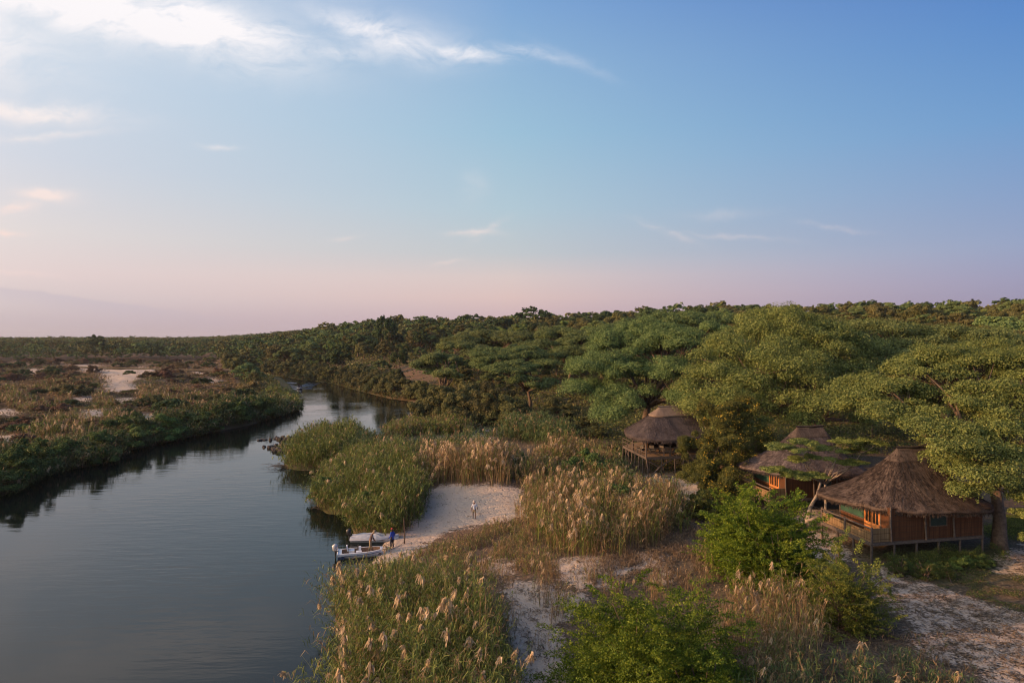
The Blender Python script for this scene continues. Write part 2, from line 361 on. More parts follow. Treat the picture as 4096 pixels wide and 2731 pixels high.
def beam(p, q, w, h=None, up=(0,0,1)):
    """rectangular bar from p to q"""
    p, q = np.array(p, float), np.array(q, float); d = nrm(q-p); h = h or w
    a = np.cross(d, up); a = nrm(a) if np.linalg.norm(a) > 1e-3 else np.array([1.,0,0]); b = np.cross(a, d)
    V = np.array([e + sx_*a*w/2 + sy_*b*h/2 for e in (p, q) for sx_, sy_ in ((-1,-1),(1,-1),(1,1),(-1,1))])
    F = np.array([(0,1,2,3),(7,6,5,4),(0,4,5,1),(1,5,6,2),(2,6,7,3),(3,7,4,0)])
    return V, F
def tube(pts, radii, n=7, cap=True):
    pts = np.array(pts, float); k = len(pts); radii = np.broadcast_to(np.array(radii, float), (k,))
    d = np.gradient(pts, axis=0); d = nrm(d)
    ref = np.array([.31, .17, 1.0]); 
    a = np.cross(d, ref); bad = np.linalg.norm(a, axis=1) < .15; a[bad] = np.cross(d[bad], [1., .2, 0]); a = nrm(a); b = np.cross(d, a)
    th = np.arange(n)*2*np.pi/n
    V = (pts[:,None,:] + radii[:,None,None]*(np.cos(th)[None,:,None]*a[:,None,:] + np.sin(th)[None,:,None]*b[:,None,:])).reshape(-1,3)
    F = []
    for i in range(k-1):
        for j in range(n):
            F.append((i*n+j, i*n+(j+1)%n, (i+1)*n+(j+1)%n, (i+1)*n+j))
    F = np.array(F)
    if cap:
        V = np.concatenate([V, pts[:1], pts[-1:]]); c0, c1 = k*n, k*n+1
        E = [(c0, (j+1)%n, j, c0) for j in range(n)]
        T = [(j, c0, (j+1)%n) for j in range(n)] + [(((k-1)*n+j), (k-1)*n+(j+1)%n, c1) for j in range(n)]
        return V, F, np.array(T)
    return V, F, np.zeros((0,3), int)
class MB:
    def __init__(s): s.V = []; s.F = []; s.I = []; s.n = 0
    def a(s, VF, i=0):
        V = VF[0]; s.V.append(V)
        for F in VF[1:]:
            if len(F): s.F.append((np.asarray(F)+s.n, i))
        s.n += len(V); return s
    def build(s, name, mats, parent=None, smooth=False, loc=None, boxuv=False):
        V = np.concatenate(s.V); me_parts = []
        uv = None
        if boxuv:
            ang = np.arctan2(*(boxuv)) if isinstance(boxuv, tuple) else 0
            uv = np.stack([V[:,0]*math.cos(ang)+V[:,1]*math.sin(ang), V[:,2]], 1)
        if not isinstance(mats, (list, tuple)): mats = [mats]
        Fs = [F for F, i in s.F]; idx = np.concatenate([np.full(len(F), i) for F, i in s.F])
        return addraw(name, V, Fs, idx, mats, parent, smooth, loc, uv)
def addraw(name, V, Fs, idx, mats, parent, smooth, loc, uv):
    me = bpy.data.meshes.new(name)
    me.vertices.add(len(V)); me.vertices.foreach_set('co', V.astype(np.float32).ravel())
    loops = np.concatenate([F.ravel() for F in Fs]); sizes = np.concatenate([np.full(len(F), F.shape[1]) for F in Fs])
    me.loops.add(len(loops)); me.loops.foreach_set('vertex_index', loops.astype(np.int32))
    me.polygons.add(len(sizes)); me.polygons.foreach_set('loop_start', np.concatenate([[0], np.cumsum(sizes)[:-1]]).astype(np.int32))
    if len(mats) > 1: me.polygons.foreach_set('material_index', idx.astype(np.int32))
    for m in mats: me.materials.append(m)
    me.polygons.foreach_set('use_smooth', np.full(len(sizes), smooth))
    if uv is not None:
        l = me.uv_layers.new(name='UVMap'); l.data.foreach_set('uv', uv[loops].astype(np.float32).ravel())
    me.update(calc_edges=True); me.validate(clean_customdata=False)
    o = bpy.data.objects.new(name, me); COL.objects.link(o)
    if parent: o.parent = parent
    if loc is not None: o.location = loc
    return o
def leafquads(P, N, s, asp, rng):
    n = len(P); N = nrm(N); r = rng.normal(size=(n,3)); t = nrm(np.cross(N, r)); b = np.cross(N, t)
    s = np.broadcast_to(s, (n,))[:,None]
    bend = N*s*.12
    V = np.stack([P - t*s*.5 - bend, P - b*s*.5*asp, P + t*s*.5 - bend, P + b*s*.5*asp], 1).reshape(-1,3)
    return V, np.arange(n*4).reshape(-1,4)
def ribbons(P, side, w):
    """P (n,k,3), side (n,3) or (n,k,3), w (n,k)"""
    n, k, _ = P.shape
    if side.ndim == 2: side = side[:,None,:]
    V = np.stack([P - side*w[...,None]/2, P + side*w[...,None]/2], 2).reshape(-1,3)
    base = (np.arange(n)*k*2)[:,None] + (np.arange(k-1)*2)[None,:]
    F = np.stack([base, base+1, base+3, base+2], -1).reshape(-1,4)
    return V, F
def inpoly(px, py, poly):
    poly = np.asarray(poly, float); ins = np.zeros(px.shape, bool); j = len(poly)-1
    for i in range(len(poly)):
        xi, yi = poly[i]; xj, yj = poly[j]
        cnd = ((yi > py) != (yj > py)) & (px < (xj-xi)*(py-yi)/((yj-yi) if yj != yi else 1e-9) + xi)
        ins ^= cnd; j = i
    return ins
def sdpoly(px, py, poly):
    poly = np.asarray(poly, float); d = np.full(px.shape, 1e18); j = len(poly)-1
    for i in range(len(poly)):
        ax, ay = poly[j]; bx, by = poly[i]; ex, ey = bx-ax, by-ay
        t = np.clip(((px-ax)*ex + (py-ay)*ey)/(ex*ex+ey*ey+1e-12), 0, 1)
        d = np.minimum(d, (px-ax-t*ex)**2 + (py-ay-t*ey)**2); j = i
    d = np.sqrt(d); return np.where(inpoly(px, py, poly), -d, d)

# ------------------------------------------------------------------ terrain and river
def wp(X_, Y_, z=0.0):
    D = (CAMZ - z)*FPX/(Y_ - HY); return ((X_-CX)/FPX*D, D)
left_bank = [wp(*q) for q in [(0,1985),(85,1948),(151,1894),(300,1872),(388,1862),(424,1821),(606,1778),(700,1762),(739,1752),(788,1742),(900,1716),(1000,1694),(1121,1663),(1180,1640),(1200,1612),(1190,1580),(1160,1540),(1121,1508)]]
right_bank = [wp(*q) for q in [(1413,2731),(1389,2620),(1372,2560),(1352,2506),(1356,2440),(1400,2360),(1450,2290),(1506,2239),(1539,2181),(1557,2157),(1500,2150),(1425,2140),(1404,2080),(1391,2055),(1317,2056),(1294,2040),(1305,1990),(1321,1948),(1345,1885),(1300,1878),(1200,1881),(1151,1872),(1145,1830),(1150,1785),(1180,1772),(1300,1755),(1442,1744),(1539,1736),(1570,1712),(1640,1694),(1685,1680),(1712,1655),(1703,1633),(1636,1603),(1563,1594),(1473,1572),(1382,1548),(1333,1533),(1212,1518),(1109,1503)]]
RIVER = np.array([(-95,-120),(-88,0),(-76,40)] + left_bank + [(-175,372),(-280,420),(-700,520),(-700,535),(-280,440),(-170,392)] + right_bank[::-1] + [(-7,20),(-2,-20),(-2,-120)])
def sd(x, y): return sdpoly(np.asarray(x, float), np.asarray(y, float), RIVER)
def ss(a, b, x): t = np.clip((x-a)/(b-a), 0, 1); return t*t*(3-2*t)
rngT = np.random.default_rng(5)
WV = [(rngT.uniform(0, 2*np.pi), l, rngT.uniform(0, 6.28)) for l in (3.1, 4.7, 6.3, 9, 13, 17, 26, 41) for _ in range(2)]
def dunes(x, y):
    s = 0
    for a, l, ph in WV: s = s + np.sin((x*np.cos(a)+y*np.sin(a))*2*np.pi/l + ph + 1.2*np.sin((x*np.sin(a)-y*np.cos(a))/l*1.7))*l**.75
    return s/60
def H(x, y, d=None):
    x = np.asarray(x, float); y = np.asarray(y, float)
    if d is None: d = sd(x, y)
    h = -1.6 + 1.75*ss(-3.0, .4, d) + 1.15*ss(0.2, 16, d)
    rightside = ss(-5, 8, x + .33*(y-60) - .0)          # right of the river, in the near part
    right = np.where(x > -.45*y + 12, 1.0, 0.0)
    h = h + right*1.0*ss(8, 30, d)*ss(5, 22, x + 5)
    land = ss(1, 10, d)
    h = h + land*dunes(x, y)*np.where(right > 0, .28, .8)
    h = h + 1.3*np.exp(-(((x+3.0)/7)**2 + ((y-77)/5.5)**2))*land
    h = h + .6*np.exp(-(((x-5)/4)**2 + ((y-50)/4)**2))
    h = h + 2.6*np.exp(-(((x+150)/26)**2 + ((y-272)/34)**2)) + 1.0*np.exp(-(((x+62)/9)**2 + ((y-145)/8)**2)) + .9*np.exp(-(((x+93)/9)**2 + ((y-152)/9)**2))
    # hill on the far right bank
    s = y + .9*x
    hill = np.interp(s, [150, 170, 230, 300, 360, 400, 450, 600, 1500, 4000], [0, .8, 4.8, 9.5, 13.0, 17.5, 20, 24, 30, 34])
    u = x/np.maximum(y, 1)
    att = ss(-.52, -.20, u)*ss(2, 45, np.where(d > 0, d, 0))*ss(90, 150, y + .5*x)
    h = h + hill*att
    # wooded rise beyond the left plain
    far = (1-ss(-.55, -.25, u))*np.interp(y, [505, 700, 950, 1500, 4000], [0, 6.5, 9.5, 8, 5])
    h = h + far
    return np.where(d > .6, np.maximum(h, .22), h)
def gp(X_, Y_):
    z = 1.5
    for _ in range(14):
        x, y = wp(X_, max(Y_, HY+18), z); z = .5*z + .5*float(H(np.array([x]), np.array([y]))[0])
    return x, y, z
def gz(x, y): return float(H(np.array([x]), np.array([y]))[0])

SAND = [[(1700,1968),(1740,1948),(1900,1940),(2050,1948),(2110,1985),(2130,2060),(1960,2095),(1800,2120),(1700,2175),(1600,2240),(1510,2262),(1490,2250),(1545,2185),(1560,2150),(1650,2110),(1700,2040)],
 [(1915,2255),(1950,2235),(2030,2240),(2040,2300),(1960,2300)],
 [(2240,2240),(2340,2225),(2470,2240),(2500,2290),(2440,2340),(2320,2350),(2230,2300)],
 [(2020,2330),(2170,2335),(2330,2390),(2310,2450),(2210,2490),(2250,2600),(2300,2800),(2080,2800),(2040,2560),(1990,2520),(2060,2430)],
 [(2560,2220),(2650,2210),(2670,2320),(2590,2335)],
 [(3500,2280),(3560,2272),(3745,2345),(4096,2455),(4300,2520),(4300,2900),(4050,2900),(3960,2690),(3860,2590),(3700,2520),(3560,2420),(3500,2350)],
 [(3660,2540),(3760,2520),(3830,2560),(3900,2640),(3820,2660),(3700,2610)],
 [(4000,2240),(4120,2180),(4300,2200),(4300,2330),(4096,2310),(4010,2290)],
 [(3190,2075),(3230,2035),(3300,2040),(3300,2080),(3220,2090)],
 [(3230,2140),(3340,2120),(3380,2200),(3330,2290),(3230,2260)],
 [(2590,1900),(2680,1885),(2760,1895),(2800,1930),(2810,2020),(2760,2040),(2700,1980),(2600,1935)],
 [(1551,1800),(1600,1765),(1660,1755),(1665,1795)],[(1680,1775),(1720,1745),(1800,1738),(1750,1772)],
 [(1840,1745),(1880,1716),(1957,1750),(1950,1772),(1880,1770)],[(1930,1725),(1960,1695),(2015,1700),(2010,1736)],
 [(2300,1960),(2480,1945),(2480,1975),(2320,1990)],
 # left plain
 [(412,1480),(470,1473),(560,1470),(640,1475),(620,1500),(560,1512),(520,1530),(560,1560),(500,1575),(440,1580),(430,1540),(400,1500)],
 [(97,1480),(140,1473),(175,1482),(150,1499),(100,1495)],[(751,1485),(780,1480),(826,1484),(824,1500),(780,1502)],[(822,1516),(850,1512),(875,1522),(870,1535),(835,1532)],
 [(290,1600),(330,1583),(380,1585),(350,1604),(300,1610)],[(315,1650),(350,1640),(410,1645),(405,1672),(350,1676)],[(545,1665),(600,1655),(670,1660),(650,1682),(560,1688)],
 [(-60,1640),(40,1634),(82,1645),(40,1662),(-60,1665)],[(-40,1740),(60,1738),(140,1752),(100,1775),(-40,1780)],[(-80,1860),(20,1830),(60,1850),(0,1880)],[(300,1470),(380,1460),(400,1478),(330,1490)],[(440,1600),(520,1590),(560,1600),(500,1612)]]
GREENP = [[(3480,2225),(3700,2215),(4020,2190),(4100,2190),(4300,2190),(4300,2330),(4096,2320),(3900,2300),(3760,2330),(3560,2270)],
          [(3900,2120),(4300,2000),(4300,2140),(4000,2150)]]
REDP = [[(1545,1362),(1700,1352),(1760,1390),(1740,1440),(1640,1455),(1560,1430)]]
def wpoly(P): return np.array([gp(a, b)[:2] for a, b in P])
SANDW = [wpoly(P) for P in SAND]; GREENW = [wpoly(P) for P in GREENP]; REDW = [wpoly(P) for P in REDP]

def build_terrain():
    nr, na = 620, 760
    oy = -25.0
    r = 34*(9000/34)**(np.linspace(0, 1, nr)**1.0)
    r[:30] = np.linspace(4, r[30], 30)
    a = np.linspace(-R_(75), R_(75), na)
    Rr, A = np.meshgrid(r, a, indexing='ij')
    x = Rr*np.sin(A); y = oy + Rr*np.cos(A)
    d = sd(x.ravel(), y.ravel()); z = H(x.ravel(), y.ravel(), d)
    V = np.stack([x.ravel(), y.ravel(), z], 1)
    i = np.arange(nr-1)[:,None]*na + np.arange(na-1)[None,:]; i = i.ravel()
    F = np.stack([i, i+na, i+na+1, i+1], 1)
    o = add('ground', [(V, F[:, ::-1], 0)], [M['ground']], smooth=True); tag(o, 'sandy ground with white sand patches and litter', kind='structure')
    xs, ys = V[:,0], V[:,1]
    base = np.where((xs < -.45*ys + 12) & (d > 0) & (ys < 620), .10, .0)
    sandm = base.copy()
    LV = {0: 1.0, 5: .53, 6: .5, 7: .62, 8: .6, 9: .68, 10: .8}
    for k_, P in enumerate(SANDW):
        near = (xs > P[:,0].min()-6) & (xs < P[:,0].max()+6) & (ys > P[:,1].min()-12) & (ys < P[:,1].max()+12)
        q = sdpoly(xs[near], ys[near], P); sc_ = np.clip(ys[near]/70, .6, 5)
        sandm[near] = np.maximum(sandm[near], np.clip(.55 - q/(3.4*sc_), 0, LV.get(k_, .82)))
    gm = np.zeros(len(V)); rm_ = np.zeros(len(V))
    for P in GREENW:
        q = sdpoly(xs, ys, P); gm = np.maximum(gm, np.clip(.5-q/3, 0, 1))
    for P in REDW:
        q = sdpoly(xs, ys, P); rm_ = np.maximum(rm_, np.clip(.5-q/25, 0, 1))
    rm_ = np.maximum(rm_, np.where((xs < -.45*ys + 12) & (ys < 700), .45, 0))
    gm = np.maximum(gm, .5*ss(100, 160, ys + .5*xs)*(xs > -.4*ys))
    wet = ss(3.0 + 5*ss(125, 180, ys), .3, d)*np.where((ys > 70) | (xs < -12.5), 1., 0.); sandm *= 1-wet; gm = np.maximum(gm, wet)
    colr = np.stack([sandm, gm, rm_, np.ones(len(V))], 1)
    at = o.data.color_attributes.new('mask', 'FLOAT_COLOR', 'POINT'); at.data.foreach_set('color', colr.astype(np.float32).ravel())
    return o
ground = build_terrain()
Vw = np.array([(-900,-150,0),(60,-150,0),(60,700,0),(-900,700,0)], float)
water = add('river', [(Vw, np.array([[0,1,2,3]]), 0)], [M['water']]); tag(water, 'calm dark river reflecting the evening sky', kind='structure')

# ------------------------------------------------------------------ huts
def catmull(P, n):
    P = np.asarray(P, float); k = len(P); out = []
    for i in range(k):
        p0, p1, p2, p3 = P[i-1], P[i], P[(i+1)%k], P[(i+2)%k]
        for t in np.arange(n)/n:
            out.append(.5*((2*p1) + (p2-p0)*t + (2*p0-5*p1+4*p2-p3)*t*t + (3*p1-p0-3*p2+p3)*t**3))
    return np.array(out)
def resample(C, m):
    C = np.vstack([C, C[:1]]); s = np.concatenate([[0], np.cumsum(np.linalg.norm(np.diff(C, axis=0), axis=1))])
    q = np.linspace(0, s[-1], m, endpoint=False); return np.stack([np.interp(q, s, C[:,i]) for i in range(C.shape[1])], 1), s[-1]
def thatch_roof(root, eave, ridge, ze, zr, capt, seed, mt, thick=.32, sweep=1.35, capm='cap'):
    cth = .10 if capm == 'cap' else .025
    """eave: closed plan polygon, ridge: two plan points"""
    rng = np.random.default_rng(seed); m = 120
    E, per = resample(catmull(eave, 10), m)
    r0, r1 = np.array(ridge[0], float), np.array(ridge[1], float); rd = r1-r0
    # spread ridge targets in order so the hips stay clean
    t = np.clip(((E-r0)@rd)/(rd@rd), 0, 1); Rg = r0 + t[:,None]*rd + .12*nrm(E-(r0+t[:,None]*rd))
    jit = rng.normal(0, .035, m); jit = (jit+np.roll(jit, 1)+np.roll(jit, 2))/1.6
    def FQ(q): q = np.asarray(q, float); return np.sign(q)*np.abs(q)**sweep*.5 + q*.5
    def ring(q, dz=0., out=0.):
        P = E + (Rg-E)*q + out*nrm(E-Rg)
        f_ = FQ(q)
        z = ze + (zr-ze)*f_ + dz + jit*(1-q)
        lump = .035*np.sin(np.arange(m)*.9+q*9)*(1-q)
        return np.column_stack([P, z+lump])
    def loft(rings, vs, cap_top=True):
        V = np.concatenate(rings); F = []
        for i in range(len(rings)-1):
            j = np.arange(m); F.append(np.stack([i*m+j, i*m+(j+1)%m, (i+1)*m+(j+1)%m, (i+1)*m+j], 1))
        uv = np.concatenate([np.column_stack([np.arange(m)/m*per, np.full(m, v_)]) for v_ in vs])
        return V, np.concatenate(F), uv
    qs = np.linspace(0, 1, 22); sl_ = np.linalg.norm(E-Rg, axis=1).mean()*1.25
    inner = E + (Rg-E)*.22
    rings = [np.column_stack([inner, np.full(m, ze-.02+.22*(zr-ze)*.55)]), np.column_stack([E+(Rg-E)*.015, np.full(m, ze-thick)+jit]), ring(0, -thick*.55, .05), ring(0.004)] + [ring(q) for q in qs[1:]]
    V, F, uv = loft(rings, [-.6, -.3, -.15, 0] + [q*sl_ for q in qs[1:]])
    n0 = len(V); V = np.vstack([V, [[*r0, zr+.02], [*r1, zr+.02]]]); uv = np.vstack([uv, [[0, sl_], [0, sl_]]])
    top = (len(rings)-1)*m; T = []
    for j in range(m):
        a_, b_ = top+j, top+(j+1)%m; c_ = n0 if t[j] < .5 else n0+1
        T.append((a_, b_, c_))
    roof = addraw('roof', V, [F, np.array(T)], np.zeros(len(F)+len(T)), [mt], root, True, None, uv)
    # loose straw, part of the roof's own shape
    ns = 9000; q = rng.uniform(0, .97, ns)**1.1; k = rng.integers(0, m, ns)
    f_ = FQ(q); fr = rng.random(ns)[:,None]
    Ea = E[k]*(1-fr) + E[(k+1)%m]*fr; Ra = Rg[k]*(1-fr) + Rg[(k+1)%m]*fr
    P0 = np.column_stack([Ea+(Ra-Ea)*q[:,None], ze+(zr-ze)*f_+.03+jit[k]*(1-q)])
    q2 = q - rng.uniform(.02, .05, ns); f2 = FQ(q2)
    P1 = np.column_stack([Ea+(Ra-Ea)*q2[:,None], ze+(zr-ze)*f2+rng.uniform(-.02, .09, ns)])
    P1[:, :2] += rng.normal(0, .04, (ns, 2))
    ne = 3000; k = rng.integers(0, m, ne); fr = rng.random(ne)[:,None]; Ea = E[k]*(1-fr)+E[(k+1)%m]*fr; o_ = nrm(Ea-Rg[k])
    Q0 = np.column_stack([Ea-o_*.05, ze-rng.uniform(0, thick, ne)]); Q1 = Q0 + np.column_stack([o_*rng.uniform(.0, .14, (ne,1)), -rng.uniform(.08, .3, ne)])
    A_ = np.concatenate([P0, Q0]); B_ = np.concatenate([P1, Q1]); C_ = np.stack([A_, B_], 1)
    sd__ = nrm(np.cross(B_-A_, np.array([0,0,1.])+rng.normal(0,.2,A_.shape)))
    RV, RF = ribbons(C_, sd__, np.tile([[.05, .03]], (len(A_), 1)))
    uvs = np.column_stack([rng.uniform(0, per, len(RV)), rng.uniform(0, 3, len(RV))])
    straw = addraw('straw', RV, [RF], np.zeros(len(RF)), [mt], roof, False, None, uvs)
    cr = [ring(capt, .0, .02), ring(capt, cth, cth)] + [ring(q, cth+.01, cth*(1-q)+.03) for q in np.linspace(capt, 1, 8)[1:]]
    V, F, uv = loft(cr, [0, .05] + list(np.linspace(.1, 1.2, 7)))
    n0 = len(V); V = np.vstack([V, [[*(r0-.04*rd), zr+.20], [*(r1+.04*rd), zr+.20]]]); uv = np.vstack([uv, [[0, 1.3], [0, 1.3]]])
    top = (len(cr)-1)*m
    T = [(top+j, top+(j+1)%m, n0 if t[j] < .5 else n0+1) for j in range(m)]
    addraw('ridge_cap', V, [F, np.array(T)], np.zeros(len(F)+len(T)), [M[capm]], roof, True, None, uv)
    V, F = tube([(*(r0-.05*rd), zr+.24), (*((r0+r1)/2), zr+.18), (*(r1+.05*rd), zr+.24)], .09, 8)[:2]
    add('ridge_pole', [(V, F, 0)], [M[capm]], roof, True, uv=np.column_stack([V[:,0], V[:,1]]))
    return roof
def panel(mb, p0, p1, z0, z1, th, i=0):
    """upright slab between plan points"""
    p0, p1 = np.array(p0, float), np.array(p1, float); d = nrm(p1-p0); n = np.array([-d[1], d[0]])*th/2
    V = np.array([(*(p0-n), z0), (*(p1-n), z0), (*(p1+n), z0), (*(p0+n), z0), (*(p0-n), z1), (*(p1-n), z1), (*(p1+n), z1), (*(p0+n), z1)])
    F = np.array([(0,3,2,1),(4,5,6,7),(0,1,5,4),(1,2,6,5),(2,3,7,6),(3,0,4,7)]); mb.a((V, F), i)
def pbuild(name, mt, parent, segs, th=.06):
    """wall part out of upright slabs with a UV that runs along each slab"""
    Vs, Fs, Us = [], [], []; off = 0
    for p0, p1, z0, z1 in segs:
        mb = MB(); panel(mb, p0, p1, z0, z1, th); V = mb.V[0]; d = nrm(np.array(p1, float)-np.array(p0, float))
        Us.append(np.column_stack([V[:,:2]@d, V[:,2]])); Vs.append(V); Fs.append(mb.F[0][0]+off); off += len(V)
    return addraw(name, np.concatenate(Vs), Fs, np.zeros(sum(map(len, Fs))), [mt], parent, False, None, np.concatenate(Us))
def cottage(loc, label, seed, mt):
    root = thing('thatched_hut', label, 'hut', loc, 0, 'thatched guest huts among the trees')
    u = np.array([.978, .208]); v = np.array([-.16, .987])
    A = np.array([0., 0.]); B = A+5.9*v; W0 = A+1.6*u; W1 = A+9.6*u; W2 = W1+5.8*v; W3 = W0+5.8*v
    fz = .85
    fl = MB()
    def quad_box(P, z0, z1, mb, i=0):
        V = np.array([(*p, z0) for p in P]+[(*p, z1) for p in P]); F = [(3,2,1,0),(4,5,6,7)]+[(k,(k+1)%4,4+(k+1)%4,4+k) for k in range(4)]
        mb.a((V, np.array(F)), i)
    quad_box([A, W1, W2, B], fz-.16, fz, fl); fl.build('deck', M['oldwood'], root)
    eb = MB(); eb.a(beam((*(A-.06*u-.08*v), fz-.1), (*(B-.06*u), fz-.1), .14, .24)); eb.a(beam((*(A-.1*v), fz-.1), (*(W1-.1*v), fz-.1), .12, .2)); eb.build('deck_beam', M['oldwood'], root)
    for k, p in enumerate([A, A+2*v, A+3.9*v, B, W0+.3*u, W0+2.2*u, W0+4.1*u, W0+6*u, W1, W1+3*v, W2]):
        add('stilt', [(*tube([(*p, -.9), (*p, fz-.17)], .085, 7)[:2], 0)], [M['oldwood']], root, True)
    # walls
    zt = 3.25
    C = lambda a: W0 + a*v
    pbuild('wall', M['reedwall'], root, [(W0, W0+3.3*u, fz+.01, zt), (W0+3.3*u, W0+4.75*u, fz+.01, 1.78), (W0+3.3*u, W0+4.75*u, 2.86, zt), (W0+4.75*u, W0+5.7*u, fz+.01, zt),
        (W0+5.7*u, W0+7.3*u, fz+.01, 2.34), (W0+5.7*u, W0+7.3*u, 2.82, zt), (W0+7.3*u, W1, fz+.01, zt), (W1, W2, fz+.01, zt), (W2, W3, fz+.01, zt),
        (C(.02), C(1.0), fz+.01, zt), (C(2.85), C(5.75), fz+.01, 1.75)])
    # flared reed apron at the corner and along the front, leaning out
    mb = MB(); V = np.array([(*(W0-.03*v), zt), (*(W0+8*u-.03*v), zt), (*(W0+8*u-.32*v), fz), (*(W0-.28*v), fz)])
    for k, (a_, w_, z0, z1) in enumerate([(3.3, 1.45, 1.78, 2.86), (5.7, 1.6, 2.34, 2.82)]):
        p0, p1 = W0+a_*u-.06*v, W0+(a_+w_)*u-.06*v
        fr = MB()
        for q0, q1 in [((*p0, z0), (*p1, z0)), ((*p0, z1), (*p1, z1)), ((*p0, z0-.04), (*p0, z1+.04)), ((*p1, z0-.04), (*p1, z1+.04))]: fr.a(beam(q0, q1, .08, .08))
        w = fr.build('window', M['darkwood'], root)
        pbuild('window_screen', M['screen'], w, [(p0, p1, z0, z1)], .03)
    for p in (W0-.04*v-.04*u, W0+2.9*u-.07*v, W0+5.35*u-.07*v, W1, C(1.05), C(2.8), C(5.8)):
        add('wall_pole', [(*tube([(*(p-.10*v if p is not W1 else p), fz), (*p, 2.1), (*p, zt+.1)], [.075, .07, .06], 7)[:2], 0)], [M['oldwood']], root, True)
    # door, two glazed leaves
    dr = MB(); d0, d1 = C(1.1), C(2.75); n = -u*.03
    for q0, q1 in [((*(d0+n), fz), (*(d0+n), zt-.15)), ((*(d1+n), fz), (*(d1+n), zt-.15)), ((*(d0+n), zt-.2), (*(d1+n), zt-.2))]: dr.a(beam(q0, q1, .11, .11))
    door = dr.build('door', M['doorwood'], root)
    for s in (0, 1):
        a0 = 1.17 + s*.80; lf = MB(); e0, e1 = C(a0)+n, C(a0+.74)+n
        panel(lf, e0, e1, fz+.03, 1.62, .05)
        em = (e0+e1)/2
        for q in (e0+.04*v, em, e1-.04*v): lf.a(beam((*q, 1.62), (*q, zt-.26), .085, .06))
        lf.a(beam((*e0, 1.66), (*e1, 1.66), .075, .085)); lf.a(beam((*e0, zt-.3), (*e1, zt-.3), .075, .085))
        L = lf.build('door_leaf', M['doorwood'], door)
        pbuild('glass', M['pane'], door, [(e0-n*.3, e1-n*.3, 1.68, zt-.33)], .015)
    pbuild('canvas_screen', M['canvas'], root, [(C(2.9), C(5.72), 1.80, zt)], .04)
    add('sill', [(*beam((*(C(2.85)-.05*u), 1.77), (*(C(5.78)-.05*u), 1.77), .1, .07), 0)], [M['oldwood']], root)
    # dark inner lining
    pbuild('inner_wall', M['darkwood'], root, [(W0+.6*u+.3*v, W1-.4*u+.3*v, fz, zt), (W0+.6*u+.4*v, W3+.6*u-.3*v, fz, zt)], .04)
    # railing of the deck
    rl_ = thing_part('railing', root)
    mid = A+2.95*v
    pbuild('reed_panel', M['reedpanel'], rl_, [(A+.05*v, mid-.05*v, fz+.02, 1.60), (mid+.05*v, B, fz+.02, 1.60)], .05)
    pbuild('reed_panel', M['reedpanel'], rl_, [(A+.06*u, W0, fz+.02, 1.85)], .05)
    for p, q in ((A-.06*v, mid), (mid, B+.05*v)):
        add('rail', [(*tube([(*p, 1.86), (*((p+q)/2), 1.83), (*q, 1.87)], .065, 7)[:2], 0)], [M['oldwood']], rl_, True)
    for p in (A-.05*v-.03*u, mid-.04*u, B):
        add('rail_post', [(*tube([(*p, fz-.1), (*p, 1.98)], .085, 7)[:2], 0)], [M['oldwood']], rl_, True)
    eave = [(1.8,.45),(5.3,.15),(9.3,.9),(10.3,3.6),(9.2,8.2),(5.5,9.0),(1.6,8.6),(-.9,6.7),(-1.05,4.7),(.2,2.3)]
    thatch_roof(root, eave, [(4.3,4.3),(7.0,4.9)], 3.15, 6.85, .86, seed, mt, capm='capdark', sweep=2.3)
    return root
def thing_part(name, parent):
    o = bpy.data.objects.new(name, None); COL.objects.link(o); o.parent = parent; o.empty_display_size = .2; return o

HUT3 = cottage((26.0, 49.3, 2.9), 'nearest thatched hut with railed deck and lit orange door, at the lower right', 11, M['thatchdark'])
HUT2 = cottage((23.9, 63.1, 2.75), 'middle thatched hut partly hidden behind a small flat-topped tree', 12, M['thatch'])

